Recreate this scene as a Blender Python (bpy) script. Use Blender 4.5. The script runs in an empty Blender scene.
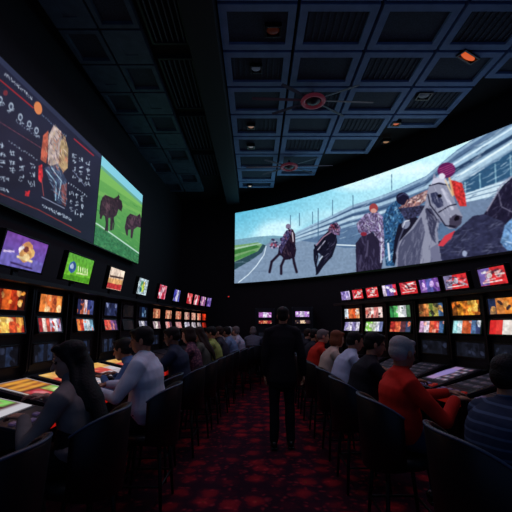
import bpy, bmesh, math, random
import numpy as np
from mathutils import Vector, Matrix, Euler
R = math.radians
SC = bpy.context.scene
COL = SC.collection

# ------------------------------------------------------------------ camera, world, light, exposure
F = 350.0
PITCH = math.atan(69 / 350)
CH = 1.5
cam_d = bpy.data.cameras.new('camera')
cam_d.sensor_width = 36
cam_d.lens = F / 512 * 36
cam_d.clip_start = 0.05
cam = bpy.data.objects.new('camera', cam_d)
COL.objects.link(cam)
cam.location = (0, 0, CH)
cam.rotation_euler = (math.pi / 2 + PITCH, 0, 0)
SC.camera = cam

world = bpy.data.worlds.new('world')
SC.world = world
world.use_nodes = True
bgn = world.node_tree.nodes['Background']
bgn.inputs['Color'].default_value = (0.12, 0.22, 0.5, 1)
bgn.inputs['Strength'].default_value = 0.20

SC.view_settings.view_transform = 'Standard'
SC.view_settings.look = 'None'
SC.view_settings.gamma = 1
SC.view_settings.use_curve_mapping = False
SC.view_settings.exposure = 0.0


def area_light(name, loc, rot, sx, sy, power, color):
    d = bpy.data.lights.new(name, 'AREA')
    d.shape = 'RECTANGLE'
    d.size, d.size_y = sx, sy
    d.energy = power
    d.color = color
    o = bpy.data.objects.new(name, d)
    o.location = loc
    o.rotation_euler = rot
    COL.objects.link(o)
    return o


# cool fill lights added above the seat rows; red wash over the carpet
for _x in (-2.6, 2.4):
    area_light('row_fill_light', (_x * .55, 5.0, 5.65), (0, R(8) * (1 if _x > 0 else -1), 0), 0.5, 8.0, 34, (0.55, 0.72, 1.0))
area_light('aisle_wash', (0, 5.6, 5.7), (0, 0, 0), 0.9, 7.0, 26, (1.0, 0.10, 0.14))

# ------------------------------------------------------------------ helpers


def srgb(c):
    c = np.asarray(c, float) / 255.0
    return np.where(c <= 0.04045, c / 12.92, ((c + 0.055) / 1.055) ** 2.4)


def proj(x, y, z):
    c, s = math.cos(PITCH), math.sin(PITCH)
    h = z - CH
    w = y * c + h * s
    return 256 + F * x / w, 256 - F * (-y * s + h * c) / w


def screen_curve(x):
    return 11.5425 - 0.61874 * x - 0.080314 * x * x


MATS = {}


def mat(name, rgb, rough=0.5, metal=0.0, noise=0.0, nscale=30, bump=0.0, emit=None, estr=0.0, spec=0.5, coat=0.0):
    if name in MATS:
        return MATS[name]
    m = bpy.data.materials.new(name)
    MATS[name] = m
    m.use_nodes = True
    nt = m.node_tree
    b = nt.nodes['Principled BSDF']
    lin = srgb(rgb)
    b.inputs['Base Color'].default_value = (*lin, 1)
    b.inputs['Roughness'].default_value = rough
    b.inputs['Metallic'].default_value = metal
    b.inputs['Specular IOR Level'].default_value = spec
    if coat:
        b.inputs['Coat Weight'].default_value = coat
    if noise or bump:
        tc = nt.nodes.new('ShaderNodeTexCoord')
        nz = nt.nodes.new('ShaderNodeTexNoise')
        nz.inputs['Scale'].default_value = nscale
        nz.inputs['Detail'].default_value = 4
        nt.links.new(tc.outputs['Object'], nz.inputs['Vector'])
        if noise:
            mr = nt.nodes.new('ShaderNodeMapRange')
            mr.inputs['From Min'].default_value = 0.3
            mr.inputs['From Max'].default_value = 0.7
            mr.inputs['To Min'].default_value = 1 - noise
            mr.inputs['To Max'].default_value = 1 + noise
            nt.links.new(nz.outputs['Fac'], mr.inputs['Value'])
            mx = nt.nodes.new('ShaderNodeVectorMath')
            mx.operation = 'SCALE'
            mx.inputs[0].default_value = tuple(lin)
            nt.links.new(mr.outputs['Result'], mx.inputs['Scale'])
            nt.links.new(mx.outputs['Vector'], b.inputs['Base Color'])
        if bump:
            bp = nt.nodes.new('ShaderNodeBump')
            bp.inputs['Strength'].default_value = bump
            bp.inputs['Distance'].default_value = 0.01
            nt.links.new(nz.outputs['Fac'], bp.inputs['Height'])
            nt.links.new(bp.outputs['Normal'], b.inputs['Normal'])
    if emit is not None:
        b.inputs['Emission Color'].default_value = (*srgb(emit), 1)
        b.inputs['Emission Strength'].default_value = estr
    return m


def screen_mat(name, strength):
    m = bpy.data.materials.new(name)
    m.use_nodes = True
    nt = m.node_tree
    b = nt.nodes['Principled BSDF']
    b.inputs['Base Color'].default_value = (0.004, 0.004, 0.005, 1)
    b.inputs['Roughness'].default_value = 0.45
    b.inputs['Specular IOR Level'].default_value = 0.2
    a = nt.nodes.new('ShaderNodeAttribute')
    a.attribute_name = 'picture'
    nt.links.new(a.outputs['Color'], b.inputs['Emission Color'])
    b.inputs['Emission Strength'].default_value = strength
    return m


M_BLACK = mat('black_laminate', (20, 21, 25), 0.38, noise=0.15)
M_BEZEL = mat('black_bezel_plastic', (11, 11, 14), 0.3)
M_DECK = mat('dark_grey_deck', (46, 44, 52), 0.33, noise=0.1)
M_WALL = mat('dark_navy_wall_paint', (17, 19, 27), 0.85, noise=0.12, nscale=6, bump=0.05)
M_CEIL = mat('black_ceiling_void', (12, 14, 20), 0.9)
M_TILE = mat('blue_grey_ceiling_tile', (118, 146, 190), 0.75, noise=0.12, nscale=5, bump=0.05)
M_TILE_IN = mat('dark_perforated_inset', (50, 60, 78), 0.8, noise=0.4, nscale=45, bump=0.3)
M_TILE_L = mat('dull_teal_ceiling_tile', (74, 96, 112), 0.8, noise=0.2, nscale=6)
M_BEAM = mat('black_beam_paint', (16, 19, 28), 0.7)
M_VINYL = mat('navy_black_vinyl', (11, 13, 20), 0.42, bump=0.06, nscale=120)
M_RIM_HIGHLIGHT = mat('blue_grey_rim_highlight', (52, 68, 92), 0.4)  # lighter blue stands for screen light caught on the backrest rim
M_LEG = mat('black_metal_leg', (18, 18, 22), 0.35, metal=0.6)
M_CHROME = mat('grey_metal', (110, 112, 120), 0.3, metal=0.9)
M_REDSTRIP = mat('red_light_strip', (40, 6, 6), 0.4, emit=(190, 26, 18), estr=0.7)
M_SCR = screen_mat('lit_display_picture', 1.0)
M_SCR_BIG = screen_mat('lit_video_wall_picture', 1.0)


def setp(o, label=None, cat=None, group=None, kind=None):
    if label:
        o['label'] = label
    if cat:
        o['category'] = cat
    if group:
        o['group'] = group
    if kind:
        o['kind'] = kind
    return o


def empty(name, loc, rz=0.0):
    o = bpy.data.objects.new(name, None)
    o.location = loc
    o.rotation_euler = (0, 0, rz)
    o.empty_display_size = 0.1
    COL.objects.link(o)
    return o


def frame_from(d, up=None):
    d = Vector(d).normalized()
    up = Vector(up) if up is not None else (Vector((0, 0, 1)) if abs(d.z) < 0.9 else Vector((0, 1, 0)))
    x = up.cross(d)
    if x.length < 1e-5:
        x = Vector((1, 0, 0)).cross(d)
    x.normalize()
    y = d.cross(x)
    return x, y, d


class MB:
    """collects shapes into one mesh"""

    def __init__(self):
        self.v = []
        self.f = []
        self.mi = []
        self.T = Matrix()

    def add(self, vs, fs, mi=0):
        n = len(self.v)
        for p in vs:
            self.v.append(tuple(self.T @ Vector(p)))
        for q in fs:
            self.f.append([n + i for i in q])
            self.mi.append(mi)

    def box(self, a, b, mi=0, bev=0.0):
        x0, y0, z0 = [min(a[i], b[i]) for i in range(3)]
        x1, y1, z1 = [max(a[i], b[i]) for i in range(3)]
        if bev <= 0:
            vs = [(x, y, z) for x in (x0, x1) for y in (y0, y1) for z in (z0, z1)]
            self.add(vs, [(0, 1, 3, 2), (4, 6, 7, 5), (0, 4, 5, 1), (2, 3, 7, 6), (0, 2, 6, 4), (1, 5, 7, 3)], mi)
            return
        bm = bmesh.new()
        bmesh.ops.create_cube(bm, size=1)
        for w in bm.verts:
            w.co = Vector(((x0 + x1) / 2 + w.co.x * (x1 - x0), (y0 + y1) / 2 + w.co.y * (y1 - y0), (z0 + z1) / 2 + w.co.z * (z1 - z0)))
        bmesh.ops.bevel(bm, geom=bm.edges[:], offset=bev, segments=2, affect='EDGES', profile=0.6)
        bm.verts.ensure_lookup_table()
        bm.verts.index_update()
        self.add([w.co[:] for w in bm.verts], [[w.index for w in f.verts] for f in bm.faces], mi)
        bm.free()

    def prism(self, pts, x0, x1, mi=0):
        """profile in (y, z) extruded along x"""
        n = len(pts)
        vs = [(x0, p[0], p[1]) for p in pts] + [(x1, p[0], p[1]) for p in pts]
        fs = [(i, (i + 1) % n, n + (i + 1) % n, n + i) for i in range(n)]
        fs += [tuple(range(n))[::-1], tuple(range(n, 2 * n))]
        self.add(vs, fs, mi)

    def loft(self, rings, mi=0, closed=True):
        n = len(rings[0])
        vs = [p for r in rings for p in r]
        fs = []
        for k in range(len(rings) - 1):
            for i in range(n):
                j = (i + 1) % n
                fs.append((k * n + i, k * n + j, (k + 1) * n + j, (k + 1) * n + i))
        if closed:
            fs.append(tuple(range(n))[::-1])
            fs.append(tuple((len(rings) - 1) * n + i for i in range(n)))
        self.add(vs, fs, mi)

    def tube(self, pts, rad, n=10, mi=0, up=None, caps=True):
        """round-ended tube through pts; rad: number, or (rx, ry) per point"""
        pts = [Vector(p) for p in pts]
        rr = []
        for i in range(len(pts)):
            r = rad[i] if isinstance(rad, (list, tuple)) else rad
            rr.append((r, r) if not isinstance(r, (tuple, list)) else r)
        rings = []
        prev = None
        m = len(pts)
        for i, p in enumerate(pts):
            if i == 0:
                d = pts[1] - pts[0]
            elif i == m - 1:
                d = pts[-1] - pts[-2]
            else:
                d = (pts[i + 1] - p).normalized() + (p - pts[i - 1]).normalized()
            if prev is None:
                x, y, d = frame_from(d, up)
            else:
                d = d.normalized()
                x = prev - d * prev.dot(d)
                x.normalize()
                y = d.cross(x)
            prev = x

            def ring(c, k, rx, ry):
                return [c + x * (math.cos(2 * math.pi * j / n) * rx * k) + y * (math.sin(2 * math.pi * j / n) * ry * k) for j in range(n)]
            rx, ry = rr[i]
            if i == 0 and caps:
                e = min(rx, ry)
                for t in (0.08, 0.5, 0.85):
                    rings.append(ring(p - d * e * (math.sqrt(1 - t * t)), t, rx, ry))
            rings.append(ring(p, 1, rx, ry))
            if i == m - 1 and caps:
                e = min(rx, ry)
                for t in (0.85, 0.5, 0.08):
                    rings.append(ring(p + d * e * (math.sqrt(1 - t * t)), t, rx, ry))
        self.loft(rings, mi)

    def ell(self, c, r, M=None, n=14, m=10, mi=0):
        c = Vector(c)
        vs = []
        for i in range(1, m):
            a = math.pi * i / m
            for j in range(n):
                b = 2 * math.pi * j / n
                q = Vector((r[0] * math.sin(a) * math.cos(b), r[1] * math.sin(a) * math.sin(b), r[2] * math.cos(a)))
                vs.append(c + (M @ q if M else q))
        top, bot = Vector((0, 0, r[2])), Vector((0, 0, -r[2]))
        vs.append(c + (M @ top if M else top))
        vs.append(c + (M @ bot if M else bot))
        fs = []
        for i in range(m - 2):
            for j in range(n):
                k = (j + 1) % n
                fs.append((i * n + j, (i + 1) * n + j, (i + 1) * n + k, i * n + k))
        t, b = len(vs) - 2, len(vs) - 1
        for j in range(n):
            k = (j + 1) % n
            fs.append((t, j, k))
            fs.append((b, (m - 2) * n + k, (m - 2) * n + j))
        self.add(vs, fs, mi)

    def mesh(self, name, mats, smooth=False):
        me = bpy.data.meshes.new(name)
        me.from_pydata(self.v, [], self.f)
        for q in (mats if isinstance(mats, (list, tuple)) else [mats]):
            me.materials.append(q)
        me.polygons.foreach_set('material_index', self.mi)
        if smooth:
            me.polygons.foreach_set('use_smooth', [True] * len(self.f))
        bm = bmesh.new()
        bm.from_mesh(me)
        bmesh.ops.recalc_face_normals(bm, faces=bm.faces)
        bm.to_mesh(me)
        bm.free()
        me.update()
        return me

    def build(self, name, mats, parent=None, smooth=False, loc=None):
        o = bpy.data.objects.new(name, self.mesh(name, mats, smooth))
        if loc:
            o.location = loc
        COL.objects.link(o)
        if parent is not None:
            o.parent = parent
        return o


def remesh(mb, name, mats, voxel, smooth_it, parent=None, disp=None):
    me0 = mb.mesh(name + '_raw', mats, True)
    o = bpy.data.objects.new(name, me0)
    COL.objects.link(o)
    md = o.modifiers.new('r', 'REMESH')
    md.mode = 'VOXEL'
    md.voxel_size = voxel
    if smooth_it:
        sm = o.modifiers.new('s', 'SMOOTH')
        sm.factor = 0.5
        sm.iterations = smooth_it
    dg = bpy.context.evaluated_depsgraph_get()
    me = bpy.data.meshes.new_from_object(o.evaluated_get(dg))
    o.modifiers.clear()
    o.data = me
    bpy.data.meshes.remove(me0)
    me.name = name
    me.materials.clear()
    me.materials.append(mats)
    n = len(me.vertices)
    if disp is not None and n:
        co = np.empty(n * 3)
        me.vertices.foreach_get('co', co)
        no = np.empty(n * 3)
        me.vertices.foreach_get('normal', no)
        co = co.reshape(-1, 3)
        co += no.reshape(-1, 3) * disp(co)[:, None]
        me.vertices.foreach_set('co', co.ravel())
    me.polygons.foreach_set('use_smooth', [True] * len(me.polygons))
    me.update()
    if parent is not None:
        o.parent = parent
    return o


# ------------------------------------------------------------------ pictures shown on the displays


class Pic:
    def __init__(self, PX, PY, base=(0, 0, 0)):
        self.x = PX
        self.y = PY
        self.c = np.empty(PX.shape + (3,))
        self.c[:] = base

    def put(self, m, col, a=1.0):
        m = np.clip(m, 0, 1)[..., None] * a
        self.c = self.c * (1 - m) + np.asarray(col, float) * m

    def poly(self, pts, col, a=1.0, speck=0.0, seed=0, sc=0.5):
        p = np.asarray(pts, float)
        bb = (self.x >= p[:, 0].min()) & (self.x <= p[:, 0].max()) & (self.y >= p[:, 1].min()) & (self.y <= p[:, 1].max())
        idx = np.nonzero(bb)
        X, Y = self.x[idx], self.y[idx]
        ins = np.zeros(X.shape, bool)
        n = len(p)
        for i in range(n):
            x0, y0 = p[i]
            x1, y1 = p[(i + 1) % n]
            if y0 == y1:
                continue
            cr = ((y0 > Y) != (y1 > Y)) & (X < (x1 - x0) * (Y - y0) / (y1 - y0) + x0)
            ins ^= cr
        k = tuple(q[ins] for q in idx)
        colr = np.asarray(col, float)[None, :].repeat(ins.sum(), 0)
        if speck:
            s = self.noise(seed, sc)[k]
            colr = np.clip(colr * (1 + speck * s[:, None] * 0.75), 0, 255)
        self.c[k] = self.c[k] * (1 - a) + colr * a

    def ell(self, cx, cy, rx, ry, col, a=1.0, rot=0):
        dx, dy = self.x - cx, self.y - cy
        c, s = math.cos(R(rot)), math.sin(R(rot))
        q = ((dx * c + dy * s) / rx) ** 2 + ((-dx * s + dy * c) / ry) ** 2
        self.put((q < 1).astype(float), col, a)

    def line(self, pts, w, col, a=1.0):
        col = np.asarray(col, float)
        for (x0, y0), (x1, y1) in zip(pts[:-1], pts[1:]):
            k = np.nonzero((self.x > min(x0, x1) - w) & (self.x < max(x0, x1) + w) & (self.y > min(y0, y1) - w) & (self.y < max(y0, y1) + w))
            X, Y = self.x[k], self.y[k]
            dx, dy = x1 - x0, y1 - y0
            L = dx * dx + dy * dy + 1e-9
            t = np.clip(((X - x0) * dx + (Y - y0) * dy) / L, 0, 1)
            d = np.hypot(X - x0 - t * dx, Y - y0 - t * dy)
            m = (np.clip((w * .5 - d) / (w * .3) + .3, 0, 1) * a)[:, None]
            self.c[k] = self.c[k] * (1 - m) + col * m

    def strokes(self, pts, cols, n, L, w, ang, seed, a=.6, spread=25):
        """short brush strokes inside an outline"""
        rr = random.Random(seed)
        p = list(pts)
        xs, ys = [q[0] for q in p], [q[1] for q in p]
        done = 0
        for _ in range(n * 6):
            X, Y = rr.uniform(min(xs), max(xs)), rr.uniform(min(ys), max(ys))
            ins = False
            for (x0, y0), (x1, y1) in zip(p, p[1:] + p[:1]):
                if (y0 > Y) != (y1 > Y) and X < (x1 - x0) * (Y - y0) / (y1 - y0) + x0:
                    ins = not ins
            if not ins:
                continue
            t = R(ang + rr.uniform(-spread, spread))
            l = L * rr.uniform(.4, 1.2) / 2
            dx, dy = math.cos(t) * l, math.sin(t) * l
            self.line([(X - dx, Y - dy), (X + dx * .2 + rr.uniform(-.2, .2) * l, Y + dy * .2 + rr.uniform(-.2, .2) * l), (X + dx, Y + dy)], w * rr.uniform(.6, 1.3), rr.choice(cols), a * rr.uniform(.5, 1))
            done += 1
            if done >= n:
                break

    def blur(self, n=1):
        for _ in range(n):
            for ax in (0, 1):
                b = np.roll(self.c, 1, ax)
                f = np.roll(self.c, -1, ax)
                if ax == 0:
                    b[0], f[-1] = self.c[0], self.c[-1]
                else:
                    b[:, 0], f[:, -1] = self.c[:, 0], self.c[:, -1]
                self.c = self.c * .5 + b * .25 + f * .25

    def noise(self, seed, sc):
        """value noise, period sc in drawing units, range about -1..1"""
        rs = np.random.RandomState(seed)
        tab = rs.rand(64, 64) * 2 - 1
        X, Y = self.x / sc, self.y / sc
        xi, yi = np.floor(X).astype(int), np.floor(Y).astype(int)
        fx, fy = X - xi, Y - yi
        fx, fy = fx * fx * (3 - 2 * fx), fy * fy * (3 - 2 * fy)
        g = lambda a, b: tab[a % 64, b % 64]
        return (g(xi, yi) * (1 - fx) + g(xi + 1, yi) * fx) * (1 - fy) + (g(xi, yi + 1) * (1 - fx) + g(xi + 1, yi + 1) * fx) * fy

    def mul(self, n, amp):
        self.c = np.clip(self.c * (1 + amp * n[..., None]), 0, 255)

    def glyph(self, cx, cy, w, h, seed, col, n=5, lw=0.8):
        rr = random.Random(seed)
        for _ in range(n):
            x0, y0 = cx + rr.uniform(-w, w) / 2, cy + rr.uniform(-h, h) / 2
            if rr.random() < 0.5:
                self.line([(x0, y0), (x0 + rr.uniform(-.2, .2) * w, cy + rr.uniform(-h, h) / 2)], lw, col, 0.8)
            else:
                self.line([(x0, y0), (cx + rr.uniform(-w, w) / 2, y0 + rr.uniform(-.2, .2) * h)], lw, col, 0.8)


def grid_mesh(name, pos, pic, m):
    """pos (nv, nu, 3) points, pic (nv, nu, 3) 0..255 -> mesh with a colour per point"""
    nv, nu = pos.shape[:2]
    me = bpy.data.meshes.new(name)
    i = np.arange(nv * nu).reshape(nv, nu)
    q = np.stack([i[:-1, :-1], i[:-1, 1:], i[1:, 1:], i[1:, :-1]], -1).reshape(-1, 4)
    nf = len(q)
    me.vertices.add(nv * nu)
    me.vertices.foreach_set('co', pos.reshape(-1).astype(np.float32))
    me.loops.add(nf * 4)
    me.loops.foreach_set('vertex_index', q.reshape(-1).astype(np.int32))
    me.polygons.add(nf)
    me.polygons.foreach_set('loop_start', (np.arange(nf) * 4).astype(np.int32))
    me.polygons.foreach_set('loop_total', np.full(nf, 4, np.int32))
    me.update(calc_edges=True)
    at = me.color_attributes.new('picture', 'FLOAT_COLOR', 'POINT')
    c = np.ones((nv * nu, 4), np.float32)
    c[:, :3] = srgb(pic.reshape(-1, 3))
    at.data.foreach_set('color', c.reshape(-1))
    me.materials.append(m)
    me.validate()
    return me


def link_mesh(name, me, parent=None):
    o = bpy.data.objects.new(name, me)
    COL.objects.link(o)
    if parent is not None:
        o.parent = parent
    return o


def flat_screen(name, w, h, painter, parent, nu=40, nv=22, M=None):
    """a picture in the local XZ plane facing +Y, centre at M"""
    u = np.linspace(0, 1, nu)
    v = np.linspace(0, 1, nv)
    U, V = np.meshgrid(u, v)
    pic = Pic(U * w / h, V)                 # units: heights; V 0 = top
    painter(pic, w / h)
    pos = np.stack([(0.5 - U) * w, np.zeros_like(U), (0.5 - V) * h], -1)
    if M is not None:
        A = np.array(M)
        pos = pos @ A[:3, :3].T + A[:3, 3]
    return link_mesh(name, grid_mesh(name, pos, pic.c, M_SCR), parent)


def bands(cols, seed=0, blobs=(), nb=8, amp=0.35, slant=0.0, dark=0.0):
    """slot-game art: colour bands with blobs of figures and marks"""
    def f(p, asp):
        k = np.clip(((p.x / asp + slant * (p.y - .5)) * len(cols)), 0, len(cols) - 0.001).astype(int)
        p.c[:] = np.asarray(cols, float)[k]
        rr = random.Random(seed)
        for i in range(nb if blobs else 0):
            c = blobs[i % len(blobs)]
            p.ell(rr.uniform(0, asp), rr.uniform(0.1, 0.95), rr.uniform(.08, .28), rr.uniform(.08, .25), c, rr.uniform(.6, 1), rr.uniform(0, 180))
        p.mul(p.noise(seed + 5, 0.22), amp * .8)
        p.mul(p.noise(seed + 9, 0.09), amp * 0.45)
        if dark:
            p.c *= (1 - dark)
    return f


# ================================================================== SETTING
def strip_wall(name, pts, z0, z1, m, thick=0.12, side=1):
    """vertical wall through plan points with thickness"""
    mb = MB()
    n = len(pts)
    outer = []
    for i, p in enumerate(pts):
        a = Vector(pts[max(i - 1, 0)])
        b = Vector(pts[min(i + 1, n - 1)])
        d = (b - a).normalized()
        nrm = Vector((-d.y, d.x)) * side
        outer.append(Vector(p) + nrm * thick)
    vs, fs = [], []
    for p, q in zip(pts, outer):
        vs += [(p[0], p[1], z0), (p[0], p[1], z1), (q[0], q[1], z1), (q[0], q[1], z0)]
    for i in range(n - 1):
        a, b = i * 4, (i + 1) * 4
        for k in range(4):
            fs.append((a + k, a + (k + 1) % 4, b + (k + 1) % 4, b + k))
    fs += [(0, 1, 2, 3), ((n - 1) * 4 + 3, (n - 1) * 4 + 2, (n - 1) * 4 + 1, (n - 1) * 4)]
    mb.add(vs, fs)
    return setp(mb.build(name, m), kind='structure')


# carpet: dark wine ground, rows of red blossoms with ochre hearts
mc = bpy.data.materials.new('red_floral_carpet')
mc.use_nodes = True
nt = mc.node_tree
b = nt.nodes['Principled BSDF']
b.inputs['Roughness'].default_value = 0.95
b.inputs['Specular IOR Level'].default_value = 0.1
tc = nt.nodes.new('ShaderNodeTexCoord')


def tex(kind, scale, vec, **kw):
    n = nt.nodes.new(kind)
    n.inputs['Scale'].default_value = scale
    for k, v in kw.items():
        if k in n.inputs:
            n.inputs[k].default_value = v
    nt.links.new(vec, n.inputs['Vector'])
    return n


def ramp(src, stops):
    r = nt.nodes.new('ShaderNodeValToRGB')
    e = r.color_ramp.elements
    while len(e) < len(stops):
        e.new(0.5)
    for i, (p, c) in enumerate(stops):
        e[i].position = p
        e[i].color = (*srgb(c), 1)
    nt.links.new(src, r.inputs['Fac'])
    return r


def mixc(fac, a, b_, mode='MIX'):
    n = nt.nodes.new('ShaderNodeMix')
    n.data_type = 'RGBA'
    n.blend_type = mode
    if isinstance(fac, float):
        n.inputs['Factor'].default_value = fac
    else:
        nt.links.new(fac, n.inputs['Factor'])
    nt.links.new(a, n.inputs[6])
    nt.links.new(b_, n.inputs[7])
    return n.outputs[2]


mp = nt.nodes.new('ShaderNodeMapping')
nt.links.new(tc.outputs['Object'], mp.inputs['Vector'])
warp = tex('ShaderNodeTexNoise', 9, mp.outputs['Vector'], Detail=2)
wv = nt.nodes.new('ShaderNodeVectorMath')
wv.operation = 'MULTIPLY_ADD'
nt.links.new(warp.outputs['Color'], wv.inputs[0])
wv.inputs[1].default_value = (0.11, 0.11, 0)
nt.links.new(mp.outputs['Vector'], wv.inputs[2])
vo = tex('ShaderNodeTexVoronoi', 4.2, wv.outputs['Vector'], Randomness=0.5)
leaf = tex('ShaderNodeTexVoronoi', 13.0, wv.outputs['Vector'], Randomness=0.9)
flower = ramp(vo.outputs['Distance'], [(0.0, (150, 84, 44)), (0.09, (190, 40, 44)), (0.30, (150, 26, 40)), (0.42, (78, 18, 38)), (0.6, (44, 16, 34))])
leafc = ramp(leaf.outputs['Distance'], [(0.0, (190, 70, 70)), (0.25, (110, 24, 42)), (0.4, (40, 16, 32))])
out = mixc(0.5, flower.outputs['Color'], leafc.outputs['Color'])
nt.links.new(out, b.inputs['Base Color'])
fz = tex('ShaderNodeTexNoise', 300, tc.outputs['Object'])
bp = nt.nodes.new('ShaderNodeBump')
bp.inputs['Strength'].default_value = 0.4
bp.inputs['Distance'].default_value = 0.004
nt.links.new(fz.outputs['Fac'], bp.inputs['Height'])
nt.links.new(bp.outputs['Normal'], b.inputs['Normal'])

mb = MB()
mb.box((-3.9, -1.5, -0.1), (7.2, 13.4, 0))
setp(mb.build('floor', mc), kind='structure')

CEIL = 6.0
mb = MB()
mb.box((-3.9, -1.5, CEIL + 0.14), (7.2, 13.4, CEIL + 0.3))
H = CEIL - CH


def ctile(x0, y0, x1, y1, gap, bord, ring, inset, rec=0.07):
    x0, y0, x1, y1 = x0 + gap, y0 + gap, x1 - gap, y1 - gap
    a, c = (x0, y0, x1, y1), (x0 + bord, y0 + bord, x1 - bord, y1 - bord)
    vs = []
    for q, z in ((a, CEIL + 0.14), (a, CEIL), (c, CEIL), (c, CEIL + rec)):
        vs += [(q[0], q[1], z), (q[2], q[1], z), (q[2], q[3], z), (q[0], q[3], z)]
    fs = []
    for k in range(3):
        for i in range(4):
            j = (i + 1) % 4
            fs.append((k * 4 + i, k * 4 + j, k * 4 + 4 + j, k * 4 + 4 + i))
    mb.add(vs, fs, ring)
    mb.add(vs[12:], [(0, 1, 2, 3)], inset)


xs = [-0.58 + 1.2 * k for k in range(8)]
for k in range(-5, 10):
    y0 = 4.19 + 0.9 * k
    for i in range(6):
        x0, x1 = xs[i], xs[i] + 1.2
        if x1 > 6.6:
            continue
        lim = min(screen_curve(x0), screen_curve(x1)) - 0.06
        y1 = min(y0 + 0.9, lim)
        if y1 - y0 < 0.3:
            continue
        ctile(x0, y0, x1, y1, 0.028, 0.115, 1, 2, 0.05)
        if y1 - y0 > 0.8 and (i + k) % 2:
            for g in range(9):
                mb.box((x0 + 0.19 + g * 0.1 - 0.012, y0 + 0.17, CEIL + 0.03), (x0 + 0.19 + g * 0.1 + 0.012, y1 - 0.17, CEIL + 0.055), 2)
for k in range(-6, 12):
    y0 = 3.9 + 0.75 * k
    for i in range(3):
        x0 = -3.1 + 0.66 * i - 0.66 * 0
        if i == 2:
            continue
        if y0 > 11.2:
            continue
        if (k + i) % 2:
            ctile(x0, y0, x0 + 0.66, y0 + 0.75, 0.02, 0.07, 3, 2)
        else:
            ctile(x0, y0, x0 + 0.66, y0 + 0.75, 0.02, 0.2, 3, 3, 0.01)
setp(mb.build('ceiling', [M_CEIL, M_TILE, M_TILE_IN, M_TILE_L]), kind='structure')

mb = MB()
mb.box((-1.04, -1.5, CEIL - 0.26), (-0.58, 12.0, CEIL + 0.14), 0, 0.01)
setp(mb.build('trim_1', M_BEAM), kind='structure')

LW = lambda y: -3.34 + 0.0554 * (y - 3.87)          # left wall plane
strip_wall('wall_left', [(LW(-1.5), -1.5), (LW(13.1), 13.1)], 0, CEIL + 0.14, M_WALL, side=1)
cx = np.linspace(-3.2, 6.5, 40)
strip_wall('wall_back', [(x, screen_curve(x) + 0.17) for x in cx], 0, CEIL + 0.14, M_WALL, side=1)
strip_wall('wall_right', [(6.5, screen_curve(6.5) + 0.17), (6.7, 3.0), (6.7, -1.5)], 0, CEIL + 0.14, M_WALL, side=1)


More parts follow.
